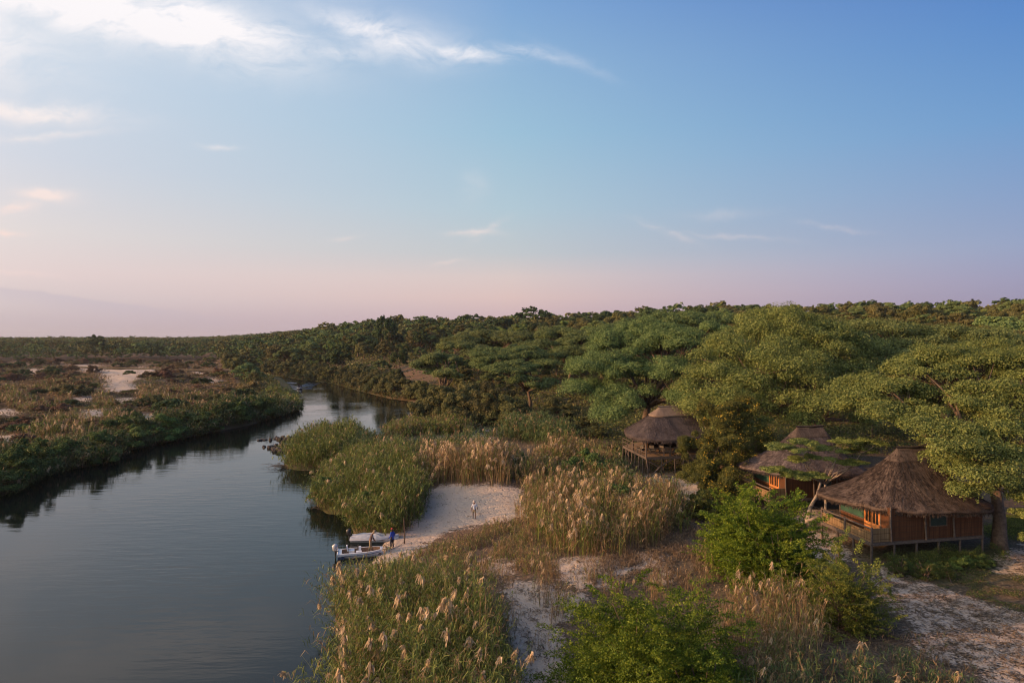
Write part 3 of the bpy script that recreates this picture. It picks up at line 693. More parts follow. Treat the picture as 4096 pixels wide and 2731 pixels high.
def restaurant():
    root = thing('stilted_pavilion', 'thatched open-sided pavilion on tall stilts with dining chairs, farthest of the huts', 'pavilion', (0, 0, 0))
    fz = 4.65; g = 2.3
    P = [(15.7,79.6),(14.9,84.8),(14.4,88.4),(17,91.5),(26,91.5),(28,88),(27.5,82.2),(20.3,80.6)]
    n = len(P)
    V = np.array([(*p, fz-.16) for p in P]+[(*p, fz) for p in P]); 
    bm = bmesh.new(); vs = [bm.verts.new(q) for q in V]
    bm.faces.new(vs[:n]); bm.faces.new(vs[n:][::-1])
    for i in range(n): bm.faces.new((vs[i], vs[n+i], vs[n+(i+1)%n], vs[(i+1)%n]))
    me = bpy.data.meshes.new('deck'); bm.to_mesh(me); bm.free(); me.materials.append(M['deckboards']); o = bpy.data.objects.new('deck', me); COL.objects.link(o); o.parent = root
    be = MB()
    for i in (0, 1, 7, 6): be.a(beam((*P[i], fz-.12), (*P[(i+1)%n], fz-.12), .12, .3))
    be.build('deck_beam', M['oldwood'], root)
    rng = np.random.default_rng(3)
    pts = [P[0], P[1], P[2], P[7], P[6]] + [tuple(np.array(P[a])+(np.array(P[b])-np.array(P[a]))*t_) for a, b, t_ in [(0,1,.25),(0,1,.5),(0,1,.75),(1,2,.35),(1,2,.7),(0,7,.4),(0,7,.75),(7,6,.35),(7,6,.7)]] + [(16.8,83),(17,86),(20,84),(23,84),(20,87),(24,87),(18.2,82),(21.5,82.4)]
    for p in pts:
        z0 = gz(*p)-.4; l = rng.normal(0, .12, 2)
        add('stilt', [(*tube([(p[0]+l[0], p[1]+l[1], z0), (p[0], p[1], fz-.17)], [.10, .08], 7)[:2], 0)], [M['oldwood']], root, True)
    br = MB(); a_, b_ = (15.9,79.2,2.3), (18.9,80.3,4.4)
    add('brace', [(*tube([a_, (17.2,79.5,3.5)], .09, 7)[:2], 0)], [M['oldwood']], root, True)
    add('brace', [(*tube([(17.0,79.9,3.3), (19.3,80.5,4.55)], .08, 7)[:2], 0)], [M['oldwood']], root, True)
    add('brace', [(*tube([(15.9,80.0,4.2), (17.6,80.3,3.2)], .08, 7)[:2], 0)], [M['oldwood']], root, True)
    add('brace', [(*tube([(15.0,85.3,2.5), (14.6,87.4,4.4)], .08, 7)[:2], 0)], [M['oldwood']], root, True)
    rp = thing_part('railing', root)
    path = [P[7], P[0], P[1], P[2]]
    for h_ in (.5, .98):
        for i in range(3): add('rail', [(*tube([(*path[i], fz+h_), (*path[i+1], fz+h_)], .05, 6)[:2], 0)], [M['oldwood']], rp, True)
    add('rail', [(*tube([(*P[7], fz+.98), (*P[6], fz+.98)], .05, 6)[:2], 0)], [M['oldwood']], rp, True)
    for a, b, t_ in [(0,1,0.33),(0,1,.66),(0,1,1),(1,2,.5),(1,2,1),(0,7,.45),(0,7,.8),(7,6,.3),(7,6,.6)]:
        p = np.array(P[a])+(np.array(P[b])-np.array(P[a]))*t_
        add('rail_post', [(*tube([(*p, fz), (*p, fz+1.05)], .06, 6)[:2], 0)], [M['oldwood']], rp, True)
    for p in [(15.7,79.8),(15.0,84.6),(18.7,80.5),(22.5,81.6),(26,82.8),(16.6,86.2),(26,90),(17.5,90.5)]:
        add('roof_post', [(*tube([(*p, fz), (*p, 7.1)], .10, 8)[:2], 0)], [M['oldwood']], root, True)
    pbuild('back_wall', M['reedwall'], root, [((17.6,88.6),(26,90),fz,7.2),((17.0,85.6),(17.6,88.6),fz,7.1),((24.6,83.5),(26,90),fz,7.2)])
    add('pillar', [(*box(19.9,20.3,82.1,82.5,fz,7.0), 0)], [M['plaster']], root)
    E = [(15.2,79.6),(17.4,78.9),(20.5,79.3),(24.5,80.4),(28.3,83),(28.8,88),(24,92.5),(18,92),(14.9,89),(14.3,86.2),(14.2,82.6)]
    thatch_roof(root, E, [(18.3,84.6),(23.2,86.2)], 6.85, 9.85, .72, 21, M['thatch'], sweep=1.2)
    return root
def deckmat():
    m, t, p, o = mat('deck_boards')
    pos = t.n.new('ShaderNodeNewGeometry').outputs['Position']
    n1 = t.noise(t.mapping(pos, (.6, 9, 1), (0, 0, .2)), 1, 3, .6)
    t.l.new(t.ramp(n1, [(.3, (.16,.10,.06)), (.7, (.36,.25,.16))]), p.inputs['Base Color']); return m
M['deckboards'] = deckmat()
PAV = restaurant()

def chair(loc, rz, label, cushion):
    r = thing('dining_chair', label, 'chair', loc, rz, 'chairs on the pavilion deck')
    mb = MB(); mb.a(box(-.32,.32,-.3,.3,.32,.44)); add('seat', [(*mb.V[0:1], mb.F[0][0], 0)] if 0 else [(mb.V[0], mb.F[0][0], 0)], [M['wicker']], r)
    b = MB()
    prof = [(-.32,.45),(-.32,.95),(-.2,1.06),(0,1.1),(.2,1.06),(.32,.95),(.32,.45)]
    V = np.array([(x_, .26, z_) for x_, z_ in prof]+[(x_, .34, z_) for x_, z_ in prof]); k = 7
    bm = bmesh.new(); vs = [bm.verts.new(q) for q in V]; bm.faces.new(vs[:k]); bm.faces.new(vs[k:][::-1])
    for i in range(k): bm.faces.new((vs[i], vs[k+i], vs[k+(i+1)%k], vs[(i+1)%k]))
    me = bpy.data.meshes.new('backrest'); bm.to_mesh(me); bm.free(); me.materials.append(M['wicker']); o = bpy.data.objects.new('backrest', me); COL.objects.link(o); o.parent = r
    for s in (-1, 1):
        add('armrest', [(*box(s*.36-.05,s*.36+.05,-.3,.3,.44,.64), 0)], [M['wicker']], r)
        for q in (-1, 1): add('leg', [(*box(s*.28-.03,s*.28+.03,q*.26-.03,q*.26+.03,0,.32), 0)], [M['wicker']], r)
    if cushion:
        add('cushion', [(*box(-.24,.24,.12,.25,.46,.9), 0)], [M['cushion']], r); add('cushion', [(*box(-.27,.27,-.28,.12,.45,.52), 0)], [M['cushion']], r)
    return r
chair((16.9,82.2,4.65), .1, 'wicker armchair with pale cushions, the left one facing the river', True)
chair((18.1,82.5,4.65), -.1, 'wicker armchair with a square beige cushion, second from the left', True)
chair((18.3,80.95,4.65), R_(185), 'dark high-backed chair with its back to the railing, behind the left rail post', False)
chair((19.5,81.15,4.65), R_(178), 'dark high-backed chair with its back to the railing, beside the pale pillar', False)
chair((15.6,82.6,4.65), R_(-70), 'pale-cushioned chair against the left railing of the pavilion', True)
def table(loc, rz, name, label, L, Wd, h, boards):
    r = thing(name, label, 'table', loc, rz)
    mb = MB()
    for i in range(boards):
        y0 = -Wd/2 + i*Wd/boards; mb.a(box(-L/2, L/2, y0+.01, y0+Wd/boards-.01, h-.06+.005*(i%2), h+.005*(i%2)))
    mb.build('tabletop', M['oldwood'], r)
    for sx_ in (-1, 1):
        for sy_ in (-1, 1): add('leg', [(*tube([(sx_*(L/2-.12), sy_*(Wd/2-.1), -.1), (sx_*(L/2-.12), sy_*(Wd/2-.1), h-.07)], .05, 6)[:2], 0)], [M['oldwood']], r, True)
    return r
table((17.0,75.6, gz(17.0,75.6)), R_(22), 'plank_table', 'rough grey plank table standing in front of the pavilion stilts', 2.1, 1.0, .95, 5)
table((18.9,82.6,4.65), R_(5), 'dining_table', 'dark low dining table between the pavilion chairs', 1.0, .7, .6, 3)

# ------------------------------------------------------------------ trees and bushes
def sphere_dirs(n, rng, zmin=-1.0):
    z = rng.uniform(zmin, 1, n); a = rng.uniform(0, 2*np.pi, n); r = np.sqrt(1-z*z)
    return np.stack([r*np.cos(a), r*np.sin(a), z], 1)
def pads_for(kind, R, Ht, base, n, rng):
    """(centre, rx, rz) list for a crown"""
    out = []
    for i in range(n):
        if kind == 'umbrella':
            r = R*math.sqrt(rng.uniform(0, 1)); th = rng.uniform(0, 2*np.pi)
            q = r/R; zt = Ht - (Ht-base)*.62*q**2.2
            z = zt - abs(rng.normal(0, .12))*(Ht-base)*(1.3-q) - .02*Ht
            if rng.random() < .32: z = base + (zt-base)*rng.uniform(.05, .8)
            rx = R*rng.uniform(.17, .31); rz = rx*rng.uniform(.42, .62)
            r = max(0, r-rx*.5)
        elif kind == 'round':
            d = sphere_dirs(1, rng, -.6)[0]; k = rng.uniform(.6, .9); c = (Ht+base)/2; hz = (Ht-base)/2
            r = R*k*math.hypot(d[0], d[1]); th = math.atan2(d[1], d[0]); z = c + hz*k*d[2]
            rx = R*rng.uniform(.22, .36); rz = rx*rng.uniform(.7, .95)
        elif kind == 'loose':
            d = sphere_dirs(1, rng, -.8)[0]; k = rng.uniform(.35, .95); c = (Ht+base)/2; hz = (Ht-base)/2
            r = R*k*math.hypot(d[0], d[1]); th = math.atan2(d[1], d[0]); z = c + hz*k*d[2]
            rx = R*rng.uniform(.14, .26); rz = rx*rng.uniform(.5, .8)
        else:  # bush
            d = sphere_dirs(1, rng, .0)[0]; k = rng.uniform(.45, .92)
            r = R*k*math.hypot(d[0], d[1]); th = math.atan2(d[1], d[0]); z = Ht*.12 + Ht*.80*k*d[2]
            rx = R*rng.uniform(.16, .34); rz = rx*rng.uniform(.55, .95)
        out.append((np.array([r*math.cos(th), r*math.sin(th), z]), rx, rz))
    return out
def pad_leaves(pads, n, leaf, rng, up=.45, asp=.55, zmin=-.35, sub=7, hang=0.0, jit=.42):
    area = np.array([p[1]**2 for p in pads]); cnt = np.maximum(6, (n*area/area.sum()).astype(int))
    Ps, Ns, Ss = [], [], []
    for (c, rx, rz), k in zip(pads, cnt):
        sc3 = np.array([rx, rx, rz])
        sd3 = sphere_dirs(sub, rng, -.3); cs = sd3*rng.uniform(.25, .75, (sub, 1)); sr = rng.uniform(.32, .6, sub)
        w = sr**2; pick = rng.choice(sub, k, p=w/w.sum())
        d = sphere_dirs(k, rng, zmin); rad = np.clip(rng.normal(.92, .10, k), .5, 1.25)[:,None]
        q = cs[pick] + d*rad*sr[pick][:,None]
        P = c + q*sc3
        if hang: P[:,2] -= hang*rng.random(k)**3*rx
        Ps.append(P); Ns.append(nrm(d + .5*nrm(q)) + [0,0,up] + rng.normal(0, jit, (k,3))); Ss.append(leaf*rng.uniform(.6, 1.35, k))
    return leafquads(np.concatenate(Ps), np.concatenate(Ns), np.concatenate(Ss), asp, rng)
def limbs(pads, fork, trunk_r, rng, nl=10, base=(0,0,-.3), lean=(0,0), twig=True, forks=None):
    mb = MB(); fk = np.array([lean[0], lean[1], fork])
    b = np.array(base, float); mid = (b+fk)/2 + np.array([rng.normal(0,.06)*fork, rng.normal(0,.06)*fork, 0])
    mb.a(tube([b, b+(mid-b)*.4+[0,0,.1], mid, fk], [trunk_r*1.35, trunk_r*1.05, trunk_r*.9, trunk_r*.75], 9))
    idx = rng.choice(len(pads), min(nl, len(pads)), replace=False)
    ends = []
    for i in idx:
        c, rx, rz = pads[i]; e = c - [0,0,rz*.3]; m1 = fk + (e-fk)*.35 + np.array([rng.normal(0,.08), rng.normal(0,.08), .05])*np.linalg.norm(e-fk); m2 = fk + (e-fk)*.7 + np.array([rng.normal(0,.07), rng.normal(0,.07), .04])*np.linalg.norm(e-fk)
        mb.a(tube([fk-[0,0,.15], m1, m2, e], [trunk_r*.55, trunk_r*.36, trunk_r*.2, trunk_r*.07], 6)); ends += [m1, m2]
    if twig:
        for c, rx, rz in pads:
            e = c - [0,0,rz*.2]; s = min(ends, key=lambda q: np.linalg.norm(q-e)); m = (s+e)/2 + [0,0,-.06*np.linalg.norm(e-s)]
            mb.a(tube([s, m, e], [trunk_r*.16, trunk_r*.10, trunk_r*.04], 4, False))
    return mb
def make_tree(name, label, cat_, kind, R, Ht, base, npads, nleaf, leaf, mt, seed, loc, fork=None, tr=.3, nl=9, lean=(0,0), bark='bark', group=None, extra=None, pads=None, up=.45, zmin=-.35, hang=0., twig=True, sub=7, asp=.55):
    rng = np.random.default_rng(seed)
    if pads is None: pads = pads_for(kind, R, Ht, base, npads, rng)
    if extra: pads += extra
    t = thing(name, label, cat_, loc, 0, group)
    V, F = pad_leaves(pads, nleaf, leaf, rng, up=up, zmin=zmin, hang=hang, sub=sub, asp=asp)
    add('crown', [(V, F, 0)], [M[mt]], t)
    limbs(pads, fork or base*.8+.5, tr, rng, nl, lean=lean, twig=twig).build('trunk', [M[bark]], t, True)
    return t
def at(X_, D): return (X_-CX)/FPX*D
def zat(Y_, D): return CAMZ - (Y_-HY)/FPX*D
def P3(X_, Y_, D): return np.array([at(X_, D), D, zat(Y_, D)])

# --- the large trees round the huts, each one its own
def big(name, label, outline, trunk, seed, nleaf, leaf, mt='acacia_near', npad_scale=1.0, prx=(1.2, 2.4), flat=(.3, .5), tr=.45, fork=5.0, bark='bark', nl=14, hang=.25, cover=None):
    """crown from a list of lobes (X, Y, D, rx, rz_extent): world-space mounds that carry flattened leaf pads"""
    rng = np.random.default_rng(seed); tx, ty = trunk; tz = gz(tx, ty)
    pads = []
    for (X_, Y_, D, rx, hz) in outline:
        c = P3(X_, Y_, D); k = max(3, int(npad_scale*(rx/1.7)**2*3.2))
        for _ in range(k):
            d = sphere_dirs(1, rng, -.15)[0]; f_ = rng.uniform(.72, 1.0)
            p = c + d*np.array([rx*.84, rx*.84, hz])*f_; pr = rng.uniform(*prx)
            pads.append((p - [tx, ty, tz], pr, pr*rng.uniform(*flat)))
    t = thing(name, label, 'tree', (tx, ty, tz))
    V, F = pad_leaves(pads, nleaf, leaf, rng, up=.4, hang=hang, sub=10, jit=.46)
    add('crown', [(V, F, 0)], [M[mt]], t)
    C_ = np.mean([p[0] for p in pads], axis=0)
    limbs(pads, fork, tr, rng, nl, lean=(C_[0]*.12, C_[1]*.12)).build('trunk', [M[bark]], t, True)
    return t
BIG = []
big('acacia_tree', 'broad green acacia farther up the slope, between the pavilion acacia and the giant one', [
    (2700,1290,150,8,2.0),(2560,1310,155,7,2.0),(2840,1290,150,7,2.2),(2450,1340,148,6,2.0),(2640,1370,142,7,2.4)], (at(2660,148), 150), 111, 90000, .32, mt='acacia', npad_scale=.5, prx=(1.7,3.0), tr=.5, fork=7, nl=12)
big('acacia_tree', 'rounded acacia crown above the river thicket, left of the pale-trunked acacia', [
    (1850,1370,205,7,2.2),(1960,1350,210,7,2.2),(2060,1360,200,7,2.2),(1900,1410,195,5,2)], (at(1950,203), 204), 112, 70000, .36, mt='acacia', npad_scale=.5, prx=(1.8,3.2), tr=.5, fork=6, nl=10)
# right tree over the nearest hut
big('acacia_tree', 'large spreading acacia leaning over the nearest hut, its thick trunk at the right edge', [
    (3560,1590,60,4.2,1.6),(3700,1500,62,4.5,1.6),(3850,1450,63,5,1.5),(4050,1440,62,5,1.6),(4200,1500,58,5,2),(3450,1640,58,2.6,.9),(3480,1540,62,2.6,1.0),
    (3640,1700,56,3.0,1.2),(3800,1640,57,4,1.8),(3980,1620,56,4,2.2),(3840,1760,52,2.8,1.5),(3960,1790,51,3.0,1.7),(4100,1750,51,3,2.2),(3760,1860,51,1.3,.8),(4080,1880,50,1.6,1.3),(3910,1890,50.5,1.7,.8),(3880,1980,48.5,1.0,.7),(4000,1920,50,1.2,.7),(3790,1780,49.5,2.0,1.3),(3860,1880,48.6,1.7,1.2),(3740,1720,52,2.0,1.0),(3940,1850,48.5,1.6,1.2),(4060,1990,49,1.0,.8)],
    (at(4011,52), 52.3), 101, 210000, .17, npad_scale=.95, flat=(.4,.62), prx=(.9,2.0), tr=.5, fork=4.6, nl=18)
big('acacia_tree', 'acacia branch tips hanging in from the right edge beside the thick trunk', [(4150,2060,47,1.2,2.2),(4230,1960,46,2,2),(4125,2160,46.5,.5,.5)], (at(4330,46), 46), 102, 12000, .17, prx=(.5,.9), tr=.3, fork=4, nl=6)
# central giant behind the middle hut
big('acacia_tree', 'giant domed acacia behind the middle hut, tallest crown of the grove', [
    (3130,1330,92,7,3.0),(3000,1400,88,6,3.2),(3260,1380,90,6,3),(2880,1500,85,4.6,3.4),(2800,1570,83,3.0,2.2),(3040,1520,83,5,3.2),(3180,1500,82,5,3.0),(3330,1480,86,4.5,3.2),(3400,1420,92,4.5,2.2),(2950,1620,80,3.0,1.8),(3120,1620,79,2.8,1.8),(3350,1600,82,2.6,1.8),(3190,1690,79,1.6,1.1),(3050,1290,98,5,1.6),(2790,1640,82,1.6,.9),(2860,1660,81,2.4,1.6),(3010,1690,78.5,2.0,1.3),(3440,1590,84,3,2.4),(3250,1640,78,1.8,1.5),(3480,1680,84,2.2,1.8),(2930,1720,77,1.5,1.2)],
    (at(3293,84), 85), 103, 230000, .21, npad_scale=.52, prx=(1.1,3.0), flat=(.5,.8), tr=.7, fork=6, nl=20, hang=.4)
big('acacia_tree', 'wide dark green flat-topped acacia behind the leaning acacia, right of the giant one', [
    (3500,1330,102,7,1.6),(3700,1350,102,8,1.6),(3900,1380,100,8,1.8),(4100,1400,98,8,2),(3600,1420,94,6,1.8),(3800,1450,92,7,1.8),(4050,1470,90,7,2),(3520,1480,90,4,1.8),(3420,1500,95,3,2)],
    (at(3800,100), 100), 104, 150000, .25, mt='acacia', npad_scale=.5, prx=(1.6,3.2), flat=(.35,.52), tr=.7, fork=7, nl=16)
big('acacia_tree', 'broad layered acacia directly behind the stilted pavilion', [
    (2600,1340,112,6.5,2.0),(2480,1400,108,6,2.2),(2720,1380,106,6,2.4),(2380,1480,104,5,2.4),(2540,1500,102,5,2.6),(2700,1500,98,4,2.6),(2330,1560,102,3.6,1.8),(2450,1590,100,3.6,1.6),(2400,1640,98,2.6,1.0),(2740,1600,93,2,1.8),(2640,1580,98,2.6,1.6),(2520,1640,96,2.4,1.4),(2440,1680,94,1.8,1.1),(2840,1340,108,4,1.6)],
    (at(2600,103), 104), 105, 190000, .23, mt='acacia', npad_scale=.6, prx=(1.3,2.8), flat=(.45,.7), tr=.6, fork=6, nl=18, hang=.3)
big('acacia_tree', 'layered acacia with a pale trunk by the forest edge, left of the pavilion acacia', [
    (1960,1430,158,6,1.8),(2080,1420,160,6,1.8),(2030,1480,152,5,2.0),(2160,1470,155,4,2),(2100,1530,150,3.6,1.6),(1930,1470,155,3.2,1.5),(2190,1540,152,3,1.2)],
    (at(2120,155), 156), 106, 90000, .30, mt='acacia', npad_scale=.6, prx=(1.6,2.8), tr=.4, fork=5, nl=12)
big('acacia_tree', 'flat-topped acacia behind and right of the pale-trunked acacia', [
    (2240,1345,178,7,1.8),(2340,1370,172,7,2.0),(2280,1420,168,6,2.4),(2420,1400,168,5,2.2),(2160,1390,172,4,1.6)],
    (at(2290,172), 173), 107, 80000, .33, mt='acacia', npad_scale=.5, prx=(1.8,3.2), tr=.5, fork=7, nl=12)
big('acacia_tree', 'acacia on the river bank above the brown thicket', [
    (1760,1440,168,4.5,1.5),(1830,1390,180,5,1.6),(1700,1470,166,3,1.4),(1790,1500,160,3,1.6)], (at(1770,168), 168), 108, 50000, .33, mt='acacia', npad_scale=.55, prx=(1.6,2.6), tr=.4, fork=5, nl=10)
# yellow flowering tree
def flowering():
    rng = np.random.default_rng(44); D = 71.5; tx, ty = at(2890, 72), 72.5; tz = gz(tx, ty); pads = []
    for (X_, Y_, D, rx, hz) in [(2860,1680,73,2.6,1.6),(2950,1650,75,2.4,1.5),(2790,1790,71,2.3,2.0),(2900,1790,70,2.6,2.0),(3010,1740,73,1.8,1.5),(2800,1900,69,1.9,1.5),(2900,1900,68,2.0,1.5),(2980,1850,70,1.6,1.6),(2870,1960,67,1.6,.9),(3080,1790,73,1.0,.9)]:
        c = P3(X_, Y_, D)
        for _ in range(19):
            d = sphere_dirs(1, rng, -.5)[0]; pads.append((c + d*np.array([rx*1.12, rx*1.12, hz*1.1])*rng.uniform(.5,1) - [tx,ty,tz], rng.uniform(.55,1.15), rng.uniform(.35,.75)))
    t = thing('flowering_tree', 'dark olive tree sprinkled with yellow flowers between the pavilion and the middle hut', 'tree', (tx,ty,tz))
    V, F = pad_leaves(pads, 150000, .18, rng, up=.15, zmin=-.6, hang=.5, asp=.4)
    add('crown', [(V, F, 0)], [M['flowerleaf']], t)
    fp = []
    for (c, rx, rz) in pads:
        if c[0]+tx > at(2760,71) and rng.random() < .8:
            k = rng.integers(3, 26); d = sphere_dirs(k, rng, -.1); d[:,1] = -abs(d[:,1]); cl = rng.normal(0, .16, (k,3)); fp.append(c + (d*.25 + nrm(d.mean(0)+1e-3)*.8)*[rx,rx,rz] + cl)
    fp = np.concatenate(fp); V, F = leafquads(fp, rng.normal(size=fp.shape)+[0,-1,.5], .095*rng.uniform(.6,1.3,len(fp)), .7, rng)
    add('blossoms', [(V, F, 0)], [M['flower']], t)
    limbs(pads, 2.2, .22, rng, 10).build('trunk', [M['bark']], t, True)
flowering()
# small umbrella tree in front of the middle hut, thin forked trunk
def small_umbrella():
    rng = np.random.default_rng(9); D = 60.0; tx, ty = at(3302, 62), 62.0; tz = gz(tx, ty); pads = []
    for (X_, Y_, D, rx, hz) in [(3130,1790,59,1.9,.35),(3230,1770,60,1.6,.3),(3240,1835,60,1.7,.4),(3330,1800,61,1.9,.4),(3440,1800,62,1.8,.45),(3400,1850,61,1.2,.3),(3180,1905,58.5,1.5,.35),(3110,1880,59,.9,.25),(3260,1905,59,1.0,.3),(3480,1770,62,1.6,.4),(3380,1765,61,1.2,.3)]:
        c = P3(X_, Y_, D)
        for _ in range(15): 
            d = sphere_dirs(1, rng, -.5)[0]; pads.append((c + d*np.array([rx, rx*.8, hz])*rng.uniform(.3,1) - [tx,ty,tz], rng.uniform(.4,.85), rng.uniform(.12,.24)))
    t = thing('umbrella_tree', 'small thin-trunked flat-topped tree standing in front of the middle hut', 'tree', (tx,ty,tz))
    V, F = pad_leaves(pads, 70000, .13, rng, up=.8, zmin=-.8)
    add('crown', [(V, F, 0)], [M['acacia_near']], t)
    mb = limbs(pads, 3.0, .13, rng, 14); mb.build('trunk', [M['barkpale']], t, True)
small_umbrella()
t = thing('fallen_log', 'gnarled grey fallen log lying beside the small flat-topped tree', 'log', (at(3270,60), 60.0, gz(at(3270,60),60)))
mb = MB(); mb.a(tube([(-1.2,-.6,.1),(-.2,-.3,.35),(1.0,.2,.55),(1.5,.4,.75)], [.22,.19,.15,.1], 8)); mb.build('trunk', [M['barkpale']], t, True)
mb = MB(); mb.a(tube([(-1.1,-.5,.15),(-.5,.2,1.2),(.3,.6,2.2),(.75,1.0,3.2)], [.2,.17,.14,.10], 8)); mb.build('limb', [M['barkpale']], t, True)
mb = MB(); mb.a(tube([(-1.2,-.4,.2),(-1.6,-.2,1.1),(-1.3,0,1.9),(-.9,.1,2.2)], [.05,.04,.03,.02], 5)); mb.a(tube([(-1.5,-.2,1.2),(-.5,0,1.35),(.6,.3,1.0)], [.035,.03,.02], 5)); mb.build('twig', [M['barkpale']], t, True)

# --- feathery shrubs
def feather_shrub(name, label, loc, R, Ht, nspr, leaf, mt, seed, nside=9, nleafl=8, zbase=.2, arch=.5):
    rng = np.random.default_rng(seed); t = thing(name, label, 'shrub', loc)
    n = nspr; d = sphere_dirs(n, rng, .02); k = rng.uniform(.45, 1.0, n)**.6
    k = .58 + .42*rng.random(n)**.7; k[: n//5] *= .6
    lump = 1 + .10*np.sin(np.arctan2(d[:,1], d[:,0])*11+d[:,2]*9) + .22*np.sin(np.arctan2(d[:,1], d[:,0])*3+seed) + .12*np.sin(np.arctan2(d[:,1], d[:,0])*7+seed*2)
    tip = d*k[:,None]*np.array([R, R, Ht])*lump[:,None]; tip[:,2] += zbase
    L = rng.uniform(.9, 1.9, n)*R/4.0
    out = nrm(np.column_stack([d[:,0], d[:,1], np.zeros(n)]) + rng.normal(0,.35,(n,3))*[1,1,0])
    upv = np.clip(d[:,2], .1, 1)[:,None]
    dirv = nrm(out*(1-.45*upv) + np.array([0,0,1.])*(.25+.75*upv) + rng.normal(0,.2,(n,3)))
    st = tip - dirv*L[:,None]
    T = np.linspace(0, 1, 5)
    drop = -arch*(T[None,:]**2)*L[:,None]*.5
    spine = st[:,None,:] + dirv[:,None,:]*L[:,None,None]*T[None,:,None] + out[:,None,:]*(T[None,:,None]**2)*L[:,None,None]*.35; spine[...,2] += drop
    Ps, Ns = [], []
    side = nrm(np.cross(dirv, np.array([0,0,1.])+rng.normal(0,.25,(n,3))))
    for s in (-1, 1):
        for j in range(nside):
            q = .12 + .88*(j+rng.random(n))/nside; i0 = np.clip((q*4).astype(int), 0, 3); fr = (q*4-i0)[:,None]
            b0 = spine[np.arange(n), i0]*(1-fr) + spine[np.arange(n), i0+1]*fr
            sl = L*.25*(1-.6*q)+.05
            sdir = nrm(side*s + dirv*.7 + rng.normal(0,.25,(n,3)))
            for m_ in range(nleafl):
                u_ = (m_+.6)/nleafl; p = b0 + sdir*(sl*u_)[:,None]; p[:,2] -= .25*sl*u_**2; p += rng.normal(0, leaf*.35, (n,3))
                Ps.append(p); Ns.append(nrm(np.cross(sdir, dirv)*-s*np.sign(np.cross(sdir, dirv)[:,2:3]*-s+1e-6)) + rng.normal(0,.5,(n,3)))
    P = np.concatenate(Ps); N = np.concatenate(Ns); keep = P[:,2] > .0; P, N = P[keep], N[keep]
    V, F = leafquads(P, N, leaf*rng.uniform(.7,1.3,len(P)), .6, rng)
    add('foliage', [(V, F, 0)], [M[mt]], t)
    mb = MB(); sel = rng.choice(n, min(n, 90), replace=False)
    for i in sel:
        b = np.array([rng.normal(0,.25), rng.normal(0,.25), -.2]); m1 = b + (st[i]-b)*.5; m1[:2] *= .7
        mb.a(tube([b, m1, st[i]], [.05,.035,.018], 5, False)); mb.a(tube(spine[i], [.018,.015,.012,.009,.006], 4, False))
    mb.build('stems', [M['bark']], t, True)
    return t
def P2(X_, D): x = at(X_, D); return (x, D, gz(x, D)-.05)
feather_shrub('green_shrub', 'big vivid green feathery shrub at the bottom centre foreground', P2(2590,31.5), 4.7, 5.3, 1250, .10, 'bright', 7, nside=13, nleafl=6, arch=.8)
feather_shrub('green_shrub', 'low dark green feathery shrub touching the right side of the biggest one', P2(2810,29.5), 2.7, 3.4, 420, .085, 'bright', 17)
feather_shrub('green_shrub', 'bright green feathery shrub in front of the deck of the middle hut', P2(3030,47.5), 4.0, 5.6, 950, .12, 'bright', 8)
feather_shrub('green_shrub', 'lower lobe of bright green shrubbery left of the nearest hut deck', P2(3130,44.5), 2.6, 3.6, 300, .12, 'bright', 18)
feather_shrub('green_shrub', 'light airy shrub below the corner of the nearest hut deck', P2(3385,38.5), 2.4, 4.3, 360, .085, 'feather', 9, arch=.2)
feather_shrub('green_shrub', 'thin sapling shrub poking up beside the deck posts of the nearest hut', P2(3340,43), 1.0, 3.4, 70, .085, 'feather', 19, arch=.1)
feather_shrub('green_shrub', 'dark low bush at the foot of the yellow-flowered tree', P2(2830,62), 2.4, 2.2, 160, .16, 'flowerleaf', 21)
feather_shrub('green_shrub', 'slim bright sapling by the railing of the middle hut', P2(3010,59.5), 1.0, 3.6, 60, .13, 'bright', 22, arch=.1)
for k, (X_, D, R_s, h_, lb) in enumerate([(3700,46.5,.9,1.1,'small leafy bush against the stilts of the nearest hut, left of its window'),(3600,46.8,.6,1.3,'slender leafy weed under the front corner of the nearest hut'),(3790,46.6,.6,.9,'small weed under the window of the nearest hut')]):
    feather_shrub('green_shrub', lb, P2(X_, D), R_s, h_, 60, .10, 'cover', 30+k, nside=6, nleafl=5)

